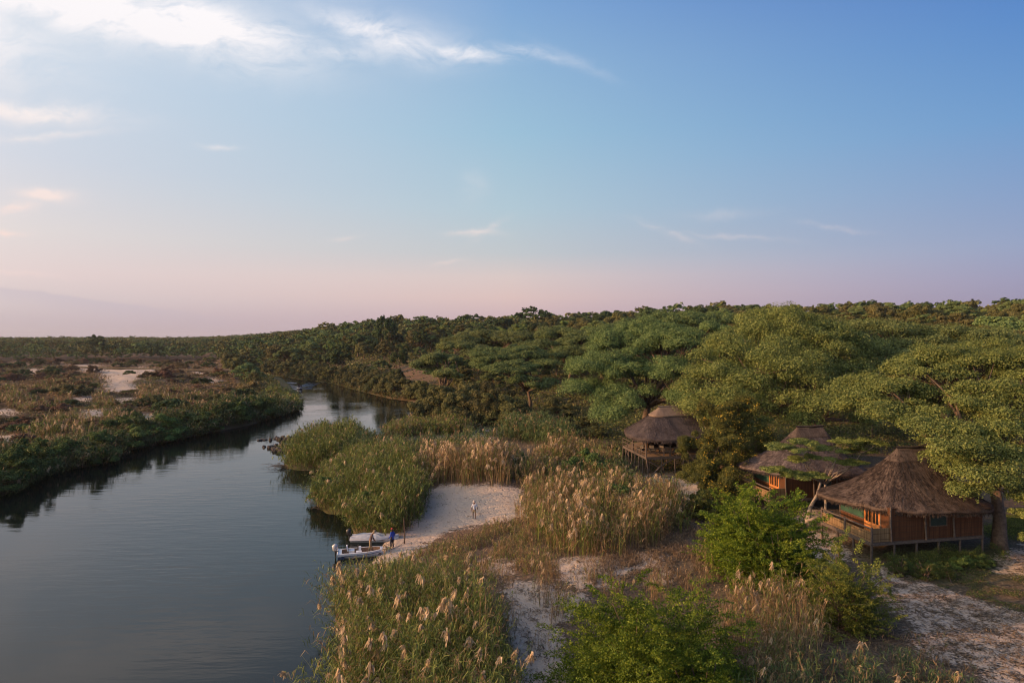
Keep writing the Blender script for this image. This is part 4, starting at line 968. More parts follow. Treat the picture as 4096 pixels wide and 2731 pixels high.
# --- generic forest kinds, built once then copied
def proto(name, cat_, kind, R, Ht, base, npads, nleaf, leaf, mt, seed, **kw):
    return make_tree(name, 'x', cat_, kind, R, Ht, base, npads, nleaf, leaf, mt, seed, (0,0,0), **kw)
PR = {
 'flat': [proto('flat_topped_tree','tree','umbrella',6.5,9.5,3.3,34,26000,.38,'acacia',200+i,tr=.3,nl=7,twig=False) for i in range(3)],
 'olive': [proto('olive_brown_tree','tree','round' if i else 'loose',4.6,8.5,2.2,30,20000,.38,'mopane',210+i,tr=.25,nl=6,twig=False) for i in range(3)],
 'dark': [proto('dark_round_tree','tree','round',4.4,9,1.8,30,20000,.38,'darkleaf',220+i,tr=.3,nl=5,twig=False) for i in range(2)],
 'pale': [proto('pale_green_tree','tree','loose',4.2,8.5,2.5,30,16000,.38,'pale',230+i,tr=.2,nl=6,twig=False) for i in range(2)],
 'bush': [proto('bank_bush','bush','bush',4.5,6.0,.5,44,26000,.27,'bankbush',240+i,tr=.14,nl=8,twig=False,fork=.6,up=.1) for i in range(3)],
 'scrub': [proto('brown_shrub','shrub','bush',2.6,2.3,.3,22,6000,.26,'brownscrub',250+i,tr=.07,nl=5,twig=False,fork=.4,up=.1) for i in range(3)],
 'dscrub': [proto('dark_shrub','shrub','bush',3.0,2.8,.3,22,6000,.28,'darkleaf',260+i,tr=.08,nl=5,twig=False,fork=.4,up=.1) for i in range(2)],
 'oscrub': [proto('olive_shrub','shrub','bush',2.8,2.4,.3,22,6000,.28,'bankbush',270+i,tr=.08,nl=5,twig=False,fork=.4,up=.1) for i in range(2)],
 'gbush': [proto('green_bank_bush','bush','bush',3.0,3.6,.2,30,16000,.20,'freshgreen',280+i,tr=.09,nl=6,twig=False,fork=.4,up=.2) for i in range(3)],
}
USED = {}
def place(kind, x, y, s, label, group, sz=1.0, rng=random.Random(3)):
    i = rng.randrange(len(PR[kind])); src = PR[kind][i]
    loc = (x, y, gz(x, y)-.1); rz = rng.uniform(0, 6.28)
    if (kind, i) not in USED:
        USED[(kind, i)] = 1; src.location = loc; src.rotation_euler = (0,0,rz); src.scale = (s, s, s*sz); src['label'] = label; src['group'] = group; return src
    return copy_tree(src, loc, rz, (s, s, s*sz), label, group)
# river-bank thicket, front row first
bank = [(1750,140,1.25,1.2),(1830,138,1.1,1.1),(1920,136,1.25,1.2),(2000,134,1.2,1.15),(2080,132,1.0,1.0),(1880,146,1.3,1.25),(1980,145,1.2,1.3),(1790,152,1.1,1.2),(1720,158,.9,1.0),(2150,130,.8,.7),(2320,118,.75,.75),(2380,112,.6,.7),
 (1770,168,1.1,1.1),(1725,176,1.1,1.0),(1690,190,1.1,1.1),(1650,205,1.0,1.0),(1600,214,1.2,1.0),(1560,222,1.1,1.1),(1520,232,1.1,1.1),(1475,240,1.2,1.0),(1440,250,1.1,1.1),(1400,262,1.2,1.0),(1360,275,1.1,1.1),(1320,290,1.2,1.1),(1280,302,1.2,1.0),(1240,314,1.2,1.1),(1200,324,1.1,1.0),(1150,340,1.2,1.1),(1100,352,1.3,1.2),
 (1700,205,1.1,1.1),(1640,224,1.2,1.1),(1590,236,1.1,1.2),(1530,250,1.2,1.1),(1470,262,1.1,1.0),(1420,276,1.2,1.1),(1370,292,1.1,1.1),(1300,318,1.2,1.1),(1240,336,1.2,1.1),(1180,352,1.3,1.1),(2240,138,1.0,.9),(2480,96,.55,.6),(2440,88,.45,.5),(2350,92,.5,.5)]
for X_, D, s, q in bank:
    x, y = at(X_, D), D
    if X_ < 1790:
        tgt = 8.5 if D < 160 else (3.4 if (X_, D, s, q) in bank[12:31] else 9)
        for _ in range(25):
            dd = float(sd([x], [y])[0]); gx = float(sd([x+.5], [y])[0])-dd; gy = float(sd([x], [y+.5])[0])-dd; gn = math.hypot(gx, gy)+1e-6
            x -= gx/gn*(dd-tgt)*.5; y -= gy/gn*(dd-tgt)*.5
    rw = 'at the waterline' if (X_, D, s, q) in bank[12:31] else 'in the second row'
    lb = ('brown-olive bush in the dense thicket behind the green reed strip, ' + ('left' if X_ < 1850 else 'middle' if X_ < 2000 else 'right') + (' front' if D < 142 else ' back') + ' part') if D < 162 and X_ < 2160 else (
        f"olive bush {rw} of the far river curve, " + ('farthest stretch' if X_ < 1300 else 'stretch beyond the distant boat' if X_ < 1480 else 'middle stretch' if X_ < 1640 else 'stretch nearest the inlet') if X_ < 1800 else 'low olive bush between the golden reeds and the pavilion acacia, ' + ('nearest the pavilion' if X_ > 2430 else 'rightmost of the back' if X_ > 2360 else 'middle' if D < 100 else 'at the thicket end'))
    place('bush', x, y, s, lb, 'bushes lining the far river bank' if X_ < 1800 or D < 162 and X_ < 2160 else 'bushes behind the golden reeds', q)
rg_ = np.random.default_rng(88)
def along(P, t): P = np.asarray(P); s = np.concatenate([[0], np.cumsum(np.linalg.norm(np.diff(P, axis=0), axis=1))]); return np.array([np.interp(t*s[-1], s, P[:,k]) for k in (0,1)])
LBp = np.array([(-84, 20), (-78, 50)] + left_bank[:-1])
for i in range(44):
    t_ = .16 + .64*i/44 + rg_.uniform(-.008,.008); p = along(LBp, t_); off = rg_.uniform(.8, 6.0) if i % 3 else rg_.uniform(.2, 1.6); x, y = p[0]-off*.8, p[1]+off*.45
    if y > 158: continue
    st_ = 'nearest stretch' if y < 88 else 'second stretch' if y < 104 else 'middle stretch' if y < 122 else 'kink' if y < 140 else 'far stretch' if y < 170 else 'point'
    w_ = rg_.uniform(.8, 1.35)*(1 + .0022*y)*(1 if y < 175 else .6); sz_ = 'small' if w_ < 1.1 else ('large' if w_ > 1.4 else 'mid-sized')
    place('gbush', x, y, w_, f"{sz_} rounded green bush among the left bank reeds, {st_}, " + ('right at the water' if off < 2 else 'set back from the water'), 'green bushes on the left bank', rg_.uniform(.85, 1.15))
for X_, D, s, q, lb in [(1240,103,.75,.8,'green bush inside the reed promontory'),(1390,101,.9,.8,'green bush where the promontory joins the bank'),(1420,84,.9,.9,'green bush at the back of the reed bank behind the boats'),(1340,77,.8,.9,'green bush at the waterside corner of the reed bank'),(1500,70,.75,1.0,'green bush on the right of the reed bank behind the covered boat'),(1580,76,.7,1.0,'green bush beside the top left corner of the white sand'),(1460,92,1.0,.8,'broad green bush between the promontory and the golden row'),(2060,84,.8,.9,'green bush between the two golden reed masses'),(2330,80,1.0,.9,'green bush inside the pale golden mound'),(2480,66,.9,.9,'green bush poking from the tall golden reeds'),(2250,61,.6,1.0,'small green bush in the left half of the tall golden reeds')]:
    place('gbush', at(X_, D), D, s*1.35, lb, 'green bushes scattered among the reeds', q)
for k_, (X_, s_) in enumerate([(3640,.30),(3720,.26),(3850,.34),(3930,.30)]):
    place('gbush', at(X_, 47.6+.35*k_), 47.6+.35*k_, s_, ['low green bush hugging the stilts of the nearest hut, leftmost','low green bush below the window of the nearest hut','low green bush below the small right window of the nearest hut','low green bush at the right corner of the nearest hut'][k_], 'low bushes in front of the nearest hut', 1.0)
# single trees one can pick out
ft = make_tree('mango_tree', 'solitary tall dark green domed tree breaking the skyline above the river bend', 'tree', 'round', 6.0, 13.5, 2.5, 46, 14000, .55, 'darkleaf', 301, (at(1540,352), 352, 0), tr=.5, nl=6, twig=False)
ft.location.z = zat(1262, 352) - 13.6 
if ft.location.z > gz(at(1540,352), 352): ft.scale = (1, 1, (zat(1262,352)-gz(at(1540,352),352))/13.5); ft.location.z = gz(at(1540,352),352)
for nm, lb, kind, X_, Yt, D, R, mt in [
  ('pale_green_tree','pale feathery tree standing up from the skyline above the giant acacia, left of centre','loose',2862,1213,240,5.2,'pale'),
  ('dark_round_tree','dark rounded tree on the skyline just left of the pale feathery one','round',2765,1217,250,5,'darkleaf'),
  ('flat_topped_tree','reddish-brown flat-topped tree rising over the skyline above the dark green acacia','umbrella',3262,1210,230,7,'mopane'),
  ('flat_topped_tree','tall green tree at the left end of the high thicket on the right skyline','loose',3660,1188,170,4.5,'mopane'),
  ('dark_round_tree','small dark rounded tree standing alone in front of the reddish clearing','round',1595,1378,262,3.6,'darkleaf'),
  ('pale_green_tree','leaning thin-stemmed tree beside the reddish clearing','umbrella',1560,1318,285,4.6,'mopane'),
  ('dark_round_tree','dark tree with full crown at the lower left of the clearing','round',1370,1362,290,4.5,'darkleaf'),
  ('dark_round_tree','narrow dark tree on the slope right of the domed skyline tree','round',1682,1308,330,4.2,'darkleaf'),
  ('flat_topped_tree','lone crown rising above the far left treeline','round',380,1338,560,7.5,'darkleaf')]:
    x = at(X_, D); z0 = gz(x, D); h_ = max(6, zat(Yt, D)-z0)
    make_tree(nm, lb, 'tree', kind, R, h_, h_*.28, 34, 11000, .5 if D < 400 else .8, mt, int(X_), (x, D, z0-.1), tr=.25, nl=6, twig=False)
# forest over the hill
rf = np.random.default_rng(77)
CLR = wpoly([(1560,1366),(1700,1352),(1770,1390),(1750,1445),(1640,1462),(1575,1440)])
cand = []
for gy in np.arange(112, 560, 10.0):
    for gx in np.arange(-.80*gy, .92*gy, 10.0):
        x, y = gx + rf.uniform(-3.6, 3.6), gy + rf.uniform(-3.6, 3.6)
        cand.append((x, y))
cand = np.array(cand); d = sd(cand[:,0], cand[:,1]); x, y = cand.T
on_right = x > -.46*y + 12
keep = on_right & (d > 9) & (y + .9*x > 158)
keep |= (~on_right) & (y > 505) & (d > 6) 
keep |= on_right & (d > 9) & (y > 330)
keep &= ~inpoly(x, y, CLR) & ~((y < 150) & (x < 40))
keep &= ~((y < 200) & (np.abs(x/y-(.03)) < .14) & (y < 182))
# scrubby opening right above the river: thinner
thin = (x/y < -.06) & (x/y > -.32) & (y > 225) & (y < 345); keep &= ~(thin & (rf.random(len(x)) < .55))
cand = cand[keep]; cand = cand[np.argsort(np.hypot(cand[:,0], cand[:,1]))]
zones = [(-9, -.40, 'left horizon forest'), (-.40, -.12, 'river bend forest'), (-.12, .2, 'central hillside forest'), (.2, 9, 'right rise forest')]
KN = {'flat': 'pale flat-topped tree', 'olive': 'brownish olive tree', 'dark': 'dark rounded tree', 'pale': 'light green airy tree'}
far_pts = []
cnt = {}
for i, (x, y) in enumerate(cand):
    u = x/y; r = rf.random()
    kind = 'olive' if r < .34 else ('flat' if r < .70 else ('dark' if r < .86 else 'pale'))
    low = y + .9*x < 265 and u > -.12
    if low and rf.random() < .38: continue
    if low: kind = 'flat' if r < .62 else ('olive' if r < .8 else 'pale')
    if u > .35 and y < 260: kind = 'olive' if r < .65 else ('flat' if r < .85 else 'pale')
    s = (.7 + .75*rf.random()**1.8)*(1.08 if kind != 'flat' else .95)
    if u < -.05 and y < 350: s *= .85
    if low: s *= 1.18
    elif rf.random() < .07: s *= 1.2
    if cnt.get(kind, 0) < 290 and i < 640:
        cnt[kind] = cnt.get(kind, 0)+1
        z = [z_ for z_ in zones if z_[0] <= u < z_[1]][0][2]
        row = 'lower edge' if y+.9*x < 235 and u > -.4 else ('middle slope' if y+.9*x < 330 and u > -.4 else 'upper part')
        sz_ = 'small' if s < .84 else ('large' if s > 1.08 else 'mid-sized'); q_ = (u - (-.8 if u < -.4 else -.4 if u < -.12 else -.12 if u < .2 else .2))/(.4 if u < -.4 else .28 if u < -.12 else .32 if u < .2 else .7); hf_ = 'left end' if q_ < .25 else ('left of centre' if q_ < .5 else 'right of centre' if q_ < .75 else 'right end')
        place(kind, x, y, s, f"{sz_} {KN[kind]}, {row} of the {z}, {hf_}", f"{KN[kind]}s, {z}")
    else: far_pts.append((x, y, s, kind))
# everything farther: one mass
for gy in np.concatenate([np.arange(560, 1100, 12), np.arange(1100, 2200, 26), np.arange(2200, 5200, 60)]):
    st_ = 12 if gy < 1100 else (26 if gy < 2200 else 60)
    for gx in np.arange(-.85*gy, (.1 if gy > 1500 else .9)*gy, st_*1.15):
        if rf.random() < .86: far_pts.append((gx + rf.uniform(-.4,.4)*st_, gy + rf.uniform(-.4,.4)*st_, rf.uniform(.8,1.2)*(1 if gy < 1100 else (1.5 if gy < 2200 else 2.4)), ('olive','flat','dark','olive')[rf.integers(4)]))
def lowcrown(n, seed, flat):
    rng = np.random.default_rng(seed); pads = pads_for('umbrella' if flat else 'round', 6 if flat else 4.8, 8.5, 2.5, 16, rng)
    return pad_leaves(pads, n, 1.25, rng, sub=3, zmin=-.2)
LC = {('flat',0): [lowcrown(340, s, True) for s in range(4)], ('r',0): [lowcrown(340, 10+s, False) for s in range(4)], ('flat',1): [lowcrown(110, 20+s, True) for s in range(3)], ('r',1): [lowcrown(110, 30+s, False) for s in range(3)]}
parts = {0: [], 1: [], 2: []}
fz_ = H(np.array([p[0] for p in far_pts]), np.array([p[1] for p in far_pts]))
fd_ = sd(np.array([p[0] for p in far_pts]), np.array([p[1] for p in far_pts]))
for (x, y, s, kind), z, dd in zip(far_pts, fz_, fd_):
    if dd < 5: continue
    lod = 0 if y < 700 else 1
    V, F = random.Random(int(x*7+y)).choice(LC[('flat' if kind == 'flat' else 'r', lod)])
    th = rf.uniform(0, 6.28); c_, s_ = math.cos(th), math.sin(th)
    V2 = np.column_stack([V[:,0]*c_-V[:,1]*s_, V[:,0]*s_+V[:,1]*c_, V[:,2]])*s
    V2 = V2*[1.2, 1.2, 1.1]
    if lod: V2 = V2*[1.1, 1.1, 1.0 if s < 1.4 else .5]
    parts[{'flat': 0, 'olive': 1, 'dark': 2, 'pale': 0}[kind]].append((V2 + [x, y, z-.4], F))
cps = []
for k, L in parts.items():
    off = 0; Vs, Fs = [], []
    for V, F in L: Vs.append(V); Fs.append(F+off); off += len(V)
    cps.append((np.concatenate(Vs), np.concatenate(Fs), k))
o = add('far_forest', cps, [M['acacia'], M['mopane'], M['darkleaf']]); tag(o, 'distant woodland reaching to the horizon', 'forest', kind='stuff')

# --- shrubs of the left plain
rs = np.random.default_rng(31)
pl = []
tries = 0
while len(pl) < 330 and tries < 9000:
    tries += 1
    y = 84 + 430*rs.random()**1.25; x = rs.uniform(-.80, -.15)*y
    if not (x < -.46*y + 11): continue
    if float(sd([x], [y])[0]) < 5.5: continue
    if any(sdpoly(np.array([x]), np.array([y]), P)[0] < 1.2 + y*.006 for P in SANDW if abs(P[:,1].mean()-y) < 90): continue
    if any((x-a)**2+(y-b)**2 < (2.2+y*.008)**2 for a, b in pl): continue
    pl.append((x, y))
for x, y in pl:
    r = rs.random(); k = 'scrub' if r < .50 else ('oscrub' if r < .78 else 'dscrub')
    near = ('nearest' if y < 130 else 'nearer' if y < 190 else 'middle' if y < 270 else 'farther' if y < 380 else 'farthest') + ' part of the left sandy plain'
    nm = {'scrub': 'rusty brown shrub', 'oscrub': 'olive green shrub', 'dscrub': 'dark green shrub'}[k]
    q_ = rs.uniform(.55, 1.25); w_ = 'small' if q_ < .8 else ('broad' if q_ > 1.05 else 'mid-sized'); e_ = 'by the left edge' if x/y < -.6 else ('towards the river' if x/y > -.42 else 'inland')
    place(k, x, y, q_*(1 if y < 250 else 1.5)*(1.1 if y < 160 else 1), f"{w_} {nm}, {near}, {e_}", f"{nm}s, left sandy plain", rs.uniform(.55, .9))
for X_, D, k, s, lb in [(520,300,'dscrub',1.25,'round dark bush alone on the white dune of the left plain'),(700,155,'dscrub',1.9,'wide dark bush behind the reeds at the middle of the left bank'),(830,150,'oscrub',2.0,'olive bush right of the wide dark one behind the left reeds'),(600,170,'oscrub',1.7,'olive bush left of the wide dark one on the left plain'),(1000,215,'scrub',2.0,'rusty bush near the tip of the left bank'),(1040,200,'oscrub',1.5,'olive bush at the tip of the left bank'),(960,190,'dscrub',1.7,'dark bush just inside the tip of the left bank'),(900,180,'oscrub',1.6,'olive bush close inside the tip of the left bank'),(300,200,'oscrub',2.2,'broad olive mound in the middle of the left plain'),(455,116,'oscrub',1.5,'olive bush rising from the nearer left bank reeds'),(620,128,'dscrub',1.4,'dark bush rising from the middle left bank reeds'),(760,140,'oscrub',1.7,'olive bush at the kink of the left bank'),(180,104,'dscrub',1.3,'dark bush at the near end of the left bank'),(1050,175,'dscrub',1.5,'dark bush above the reeds near the left bank point')]:
    place(k, at(X_, D), D, s, lb, None, .8) if 0 else None
    src = PR[k][0]; copy_tree(src, P2(X_, D), X_*.01, (s, s, s*.85), lb); bpy.context.scene.collection.objects[-1]

# ------------------------------------------------------------------ reeds and grass
LASTZ = [None, 1.0]
def zone_pts(poly, dens, rng, world=False, fe=None, avoid=False):
    P = np.asarray(poly, float) if world else wpoly(poly)
    x0, y0 = P.min(0); x1, y1 = P.max(0); fe = fe or .35 + .012*(y0+y1)/2
    x0 -= fe; y0 -= fe; x1 += fe; y1 += fe; n = int((x1-x0)*(y1-y0)*dens)
    x = rng.uniform(x0, x1, n); y = rng.uniform(y0, y1, n)
    q = -sdpoly(x, y, P) + .5*fe*np.sin(x*1.7+np.sin(y*.9)*2)*np.sin(y*1.1+1)
    k = rng.random(n) < np.clip(.35 + .65*q/fe, 0, 1)
    if avoid:
        for S in SANDW[16:]:
            for m_ in (1.0, 1.05, 1.10, 1.15): k &= ~(inpoly(x*m_, y*m_, S))
    LASTZ[0] = P; LASTZ[1] = fe
    return x[k], y[k]
def clumpy(x, y, scale, rng_seed, thr):
    r = np.random.default_rng(rng_seed); s = 0
    for _ in range(6):
        a = r.uniform(0, 6.28); l = scale*r.uniform(.6, 1.6); s = s + np.sin((x*np.cos(a)+y*np.sin(a))*6.28/l + r.uniform(0, 6.28))
    return s/3 > thr
def reeds(x, y, rng, hmin, hmax, green=.8, plume=.1, nleaf=9, leaf=(.55,.035), stem=.02, spread=.35, outward=.6, plumesize=.5, pn=14, minsd=-.4, wl=None, mats=('reedgreen','reeddry','plume'), leafmin=.2, hfun=None, plumedir=None):
    """returns list of (V,F,mat index): 0 green, 1 dry, 2 plume"""
    d = sd(x, y); k = d > minsd; x, y, d = x[k], y[k], d[k]; n = len(x)
    if n == 0: return []
    e = .5; gxx = sd(x+e, y)-d; gyy = sd(x, y+e)-d; g = -np.stack([gxx, gyy], 1); g = g/np.maximum(np.linalg.norm(g, axis=1, keepdims=True), 1e-6)
    z = H(x, y, d); h = rng.uniform(hmin, hmax, n)
    if hfun is not None: h = h*hfun(x, y)
    if LASTZ[0] is not None: h = h*np.clip(.72 + .28*(-sdpoly(x, y, LASTZ[0]))/LASTZ[1], .4, 1)
    sc_ = 2.2 + y.mean()*.03; h = h*(1 + .22*np.sin(x*6.28/sc_+np.sin(y*3/sc_)*1.5)*np.sin(y*5/sc_+1))
    th = rng.uniform(0, 2*np.pi, n); w = outward*np.exp(-np.maximum(d, 0)/1.8)
    lean = np.stack([np.cos(th), np.sin(th)], 1)*spread*rng.random((n,1))*.9 + g*(w*rng.uniform(.3, 1.2, n))[:,None]
    fa = 2.2*np.sin(x*.9+1.3)+2.0*np.sin(y*.75+x*.3); lean += .20*np.stack([np.cos(fa), np.sin(fa)], 1)*rng.uniform(.3, 1, (n,1))
    T = np.array([0, .35, .7, 1.0])
    P = np.zeros((n, 4, 3)); P[:,:,0] = x[:,None]; P[:,:,1] = y[:,None]; P[:,:,2] = z[:,None]-.1
    P[:,:,:2] += lean[:,None,:]*(h[:,None]*T[None,:]**1.8)[:,:,None]
    P[:,:,2] += h[:,None]*(T[None,:] - .22*np.linalg.norm(lean, axis=1)[:,None]*T[None,:]**2)
    isg = rng.random(n) < green
    side = rng.normal(size=(n,3))*[1,.35,.1]; side = nrm(side)
    V, F = ribbons(P, side, stem*np.array([[1,.9,.7,.35]])*np.ones((n,1)))
    out = []
    F3 = F.reshape(n, 3, 4)
    for m_, sel in ((0, isg), (1, ~isg)):
        if sel.any():
            VV = V.reshape(n, 8, 3)[sel].reshape(-1,3); kk = int(sel.sum()); FF = (np.arange(kk)*8)[:,None,None] + (F3[0]-0)[None]
            out.append((VV, FF.reshape(-1,4), m_))
    if nleaf:
        q = rng.uniform(leafmin, 1, (n, nleaf)); seg = np.clip(np.searchsorted(T, q)-1, 0, 2); fr = ((q-T[seg])/(T[seg+1]-T[seg]))[...,None]
        idx = np.arange(n)[:,None]; S = P[idx, seg]*(1-fr) + P[idx, seg+1]*fr
        a = rng.uniform(0, 2*np.pi, (n, nleaf)); L = leaf[0]*rng.uniform(.6, 1.25, (n, nleaf)); r1 = rng.uniform(.35, .7, (n, nleaf)); 
        ca, sa = np.cos(a), np.sin(a)
        p1 = S + (L*.5)[...,None]*np.stack([ca*r1, sa*r1, np.sqrt(1-r1**2)], -1)
        p2 = p1 + (L*.5)[...,None]*np.stack([ca*.93, sa*.93, rng.uniform(-.7, .35, (n, nleaf))], -1)
        LP = np.stack([S, p1, p2], 2).reshape(-1, 3, 3); sd_l = np.stack([-sa, ca, rng.normal(0,.35,(n,nleaf))], -1).reshape(-1,3)
        gm = np.repeat(isg, nleaf) ^ (rng.random(n*nleaf) < .08)
        for m_, sel in ((0, gm), (1, ~gm)):
            if sel.any():
                kk = int(sel.sum()); Vv, Ff = ribbons(LP[sel], nrm(sd_l[sel]), leaf[1]*np.array([[.6, 1.0, .12]])*rng.uniform(.7,1.3,(kk,1))); out.append((Vv, Ff, m_))
    if plume > 0:
        pm = .55+.9*np.clip(np.sin(x*1.1+1.5*np.sin(y*.7))*np.sin(y*.9+.5), -.6, 1); ps = np.flatnonzero(rng.random(n) < plume*pm); k = len(ps)
        if k:
            tip = P[ps, 3]; tdir = nrm(P[ps, 3]-P[ps, 2]); sz = plumesize*rng.uniform(.65, 1.25, k)
            wd = np.full(k, 2.6 if plumedir is None else plumedir) + rng.normal(0, .7, k)
            s0 = tip[:,None,:] - tdir[:,None,:]*(sz[:,None]*rng.uniform(0, .55, (k,pn)))[...,None] 
            aa = wd[:,None] + rng.normal(0, .8, (k,pn)); r = rng.uniform(.15,.5,(k,pn)); up = rng.uniform(.1,.45,(k,pn))
            p1 = s0 + sz[:,None,None]*np.stack([np.cos(aa)*r*.5, np.sin(aa)*r*.5, up], -1)
            p2 = p1 + sz[:,None,None]*np.stack([np.cos(aa)*r*.7, np.sin(aa)*r*.7, -rng.uniform(.25,.75,(k,pn))], -1)
            PP = np.stack([s0, p1, p2], 2).reshape(-1,3,3); sdp = nrm(rng.normal(size=(len(PP),3))*[1,.5,.3])
            Vv, Ff = ribbons(PP, sdp, np.array([[.25, 1.0, .35]])*plumesize*.16*np.ones((len(PP),1))); out.append((Vv, Ff, 2))
    return out
def offset_band(pts, w):
    pts = np.asarray(pts); d = np.gradient(pts, axis=0); nn = nrm(np.stack([-d[:,1], d[:,0]], 1)); return np.vstack([pts, (pts+nn*w)[::-1]])
def mass(name, label, cat_, out, mats):
    m3 = {}
    for V, F, i in out: m3.setdefault(i, []).append((V, F))
    cps = []
    for i, L in sorted(m3.items()):
        off = 0; Vs, Fs = [], []
        for V, F in L: Vs.append(V); Fs.append(F+off); off += len(V)
        cps.append((np.concatenate(Vs), np.concatenate(Fs), i))
    o = add(name, cps, [M[m] for m in mats]); return tag(o, label, cat_, kind='stuff')
RG = np.random.default_rng(1234)
GD = ('reedgreen','reeddry','plume')
# foreground left
z1 = [(1478,2345),(1560,2335),(1640,2330),(1760,2380),(1850,2430),(1960,2520),(2020,2620),(2030,2800),(2060,3300),(1250,3300),(1360,2800),(1402,2730),(1388,2620),(1372,2560),(1355,2506),(1360,2440),(1405,2375),(1465,2335)]
x, y = zone_pts(z1, 26, RG); hf = lambda x, y: np.clip(.30 + .80*ss(54, 42, y), .3, 1.1)*(1-.35*ss(-2.0, 2.5, x))
mass('reed_bed', 'tall green reeds with golden plumes filling the bottom left bank', 'reeds', reeds(x, y, RG, 1.7, 4.2, .86, .085, 12, (.66,.036), .022, .45, .6, .56, 20, hfun=hf, plumedir=2.9, minsd=-.1), GD)
# right part of that bed, darker and drier
x, y = zone_pts([(1850,2440),(1960,2430),(2060,2520),(2090,2640),(2060,2760),(2100,3200),(1900,3200),(1860,2700)], 9, RG)
mass('reed_bed', 'thinner brown and green reeds on the right flank of the foreground reed bed', 'reeds', reeds(x, y, RG, 1.2, 2.8, .5, .07, 8, (.5,.03), .02, .4, .5, .42, 14), GD)
# low brown grass above the foreground bed
x, y = zone_pts([(1560,2320),(1600,2250),(1760,2180),(1960,2100),(2100,2080),(2180,2180),(2250,2220),(2200,2290),(1960,2330),(1980,2420),(1850,2430),(1700,2360)], 26, RG); k = clumpy(x, y, 3.2, 4, -.35); x, y = x[k], y[k]
mass('dry_grass', 'low brown grass between the beach and the sandy foreground patches', 'grass', reeds(x, y, RG, .35, 1.1, .35, .012, 5, (.35,.03), .022, .5, .2, .36, 10), GD)
# green bank mass left of the beach
x, y = zone_pts([(1270,2055),(1390,2075),(1410,2140),(1500,2150),(1560,2155),(1640,2120),(1685,2070),(1690,2010),(1690,1960),(1700,1930),(1640,1880),(1600,1860),(1460,1850),(1330,1880),(1280,1985)], 15, RG)
hf = lambda x, y: .62 + .38*ss(0, 4, sd(x, y)) 
mass('reed_bed', 'rounded bank of green reeds just behind the two moored boats', 'reeds', reeds(x, y, RG, 2.9, 4.3, .93, .022, 12, (.75,.06), .03, .45, .95, .55, 14, hfun=hf), GD)
# further up that bank
x, y = zone_pts([(1345,1880),(1420,1850),(1600,1858),(1660,1880),(1900,1860),(1980,1830),(1900,1800),(1700,1808),(1560,1812),(1470,1760),(1400,1800)], 9, RG)
mass('reed_bed', 'dense mid-green reeds between the small promontory and the golden reeds', 'reeds', reeds(x, y, RG, 2.0, 3.4, .9, .03, 9, (.8,.08), .04, .4, .7, .5, 10, mats=None), ('reedblue','reeddry','plume'))
# promontory in the river
x, y = zone_pts([(1165,1870),(1200,1878),(1300,1875),(1400,1868),(1440,1810),(1440,1750),(1300,1760),(1200,1782),(1172,1806),(1160,1840)], 9, RG)
mass('reed_bed', 'green reed promontory reaching into the river by the dark rocks', 'reeds', reeds(x, y, RG, 2.4, 4.0, .94, .0, 11, (.85,.085), .04, .38, .9, .5, 10, minsd=-.8), GD)
# green strip at the water in front of the thicket
x, y = zone_pts([(1560,1722),(1640,1705),(1700,1690),(1860,1700),(1900,1730),(1840,1745),(1700,1745),(1580,1760),(1540,1745)], 7, RG)
mass('reed_bed', 'yellowish green grass strip along the inlet in front of the brown thicket', 'reeds', reeds(x, y, RG, 1.6, 2.8, .7, .01, 9, (.9,.10), .05, .3, .5, .5, 8), GD)
x, y = zone_pts([(1860,1760),(1960,1770),(2060,1760),(2140,1780),(2280,1800),(2300,1760),(2200,1720),(2020,1710),(2020,1740),(1960,1780)], 7, RG)
mass('reed_bed', 'blue-green reeds with a few plumes behind the golden clump', 'reeds', reeds(x, y, RG, 2.2, 4.2, .9, .04, 9, (.9,.09), .045, .35, .5, .55, 10), ('reedblue','reeddry','plume'))
RB = np.array(right_bank); i0 = 33
x, y = zone_pts(offset_band(RB[i0:], -5.5), 2.2, RG, world=True)
mass('bank_fringe', 'dark olive grass fringe hanging over the far curve of the right bank', 'reeds', reeds(x, y, RG, .8, 2.2, .7, 0, 9, (1.3,.20), .08, .5, .6, .5, 8, minsd=-.8), ('bankbush','brownscrub','plume'))
# golden reeds behind the white sand
x, y = zone_pts([(1640,1930),(1700,1945),(1900,1948),(2055,1945),(2070,1900),(1900,1880),(1760,1885),(1660,1895)], 17, RG)
mass('golden_reeds', 'golden brown reeds standing in a row behind the white sand slope', 'reeds', reeds(x, y, RG, 2.8, 4.1, .22, .20, 5, (.6,.05), .04, .22, .2, .6, 14), GD)
x, y = zone_pts([(1640,1900),(1760,1880),(2080,1890),(2100,1860),(1960,1835),(1700,1830),(1620,1860)], 9, RG)
mass('reed_bed', 'olive reeds directly behind the golden row', 'reeds', reeds(x, y, RG, 2.0, 3.5, .6, .06, 8, (.75,.07), .04, .35, .2, .5, 10), GD)
# broad feathery dry mass in the middle
x, y = zone_pts([(2080,1950),(2300,1960),(2440,1950),(2470,1900),(2460,1860),(2400,1820),(2250,1830),(2100,1860)], 11, RG)
hf = lambda x, y: .8 + .3*np.sin(x*.55+1)*np.sin(y*.33)
mass('golden_reeds', 'broad soft mound of pale golden reeds left of the pavilion stilts', 'reeds', reeds(x, y, RG, 2.6, 4.2, .42, .10, 9, (.7,.06), .035, .42, .2, .55, 12, hfun=hf), GD)
x, y = zone_pts([(2250,1960),(2480,1970),(2560,1960),(2500,1900),(2470,1870),(2300,1870)], 9, RG)
mass('reed_bed', 'green and brown reeds at the foot of the pavilion stilts', 'reeds', reeds(x, y, RG, 1.6, 2.6, .75, .03, 9, (.75,.065), .035, .38, .2, .5, 10), ('reedblue','reeddry','plume'))
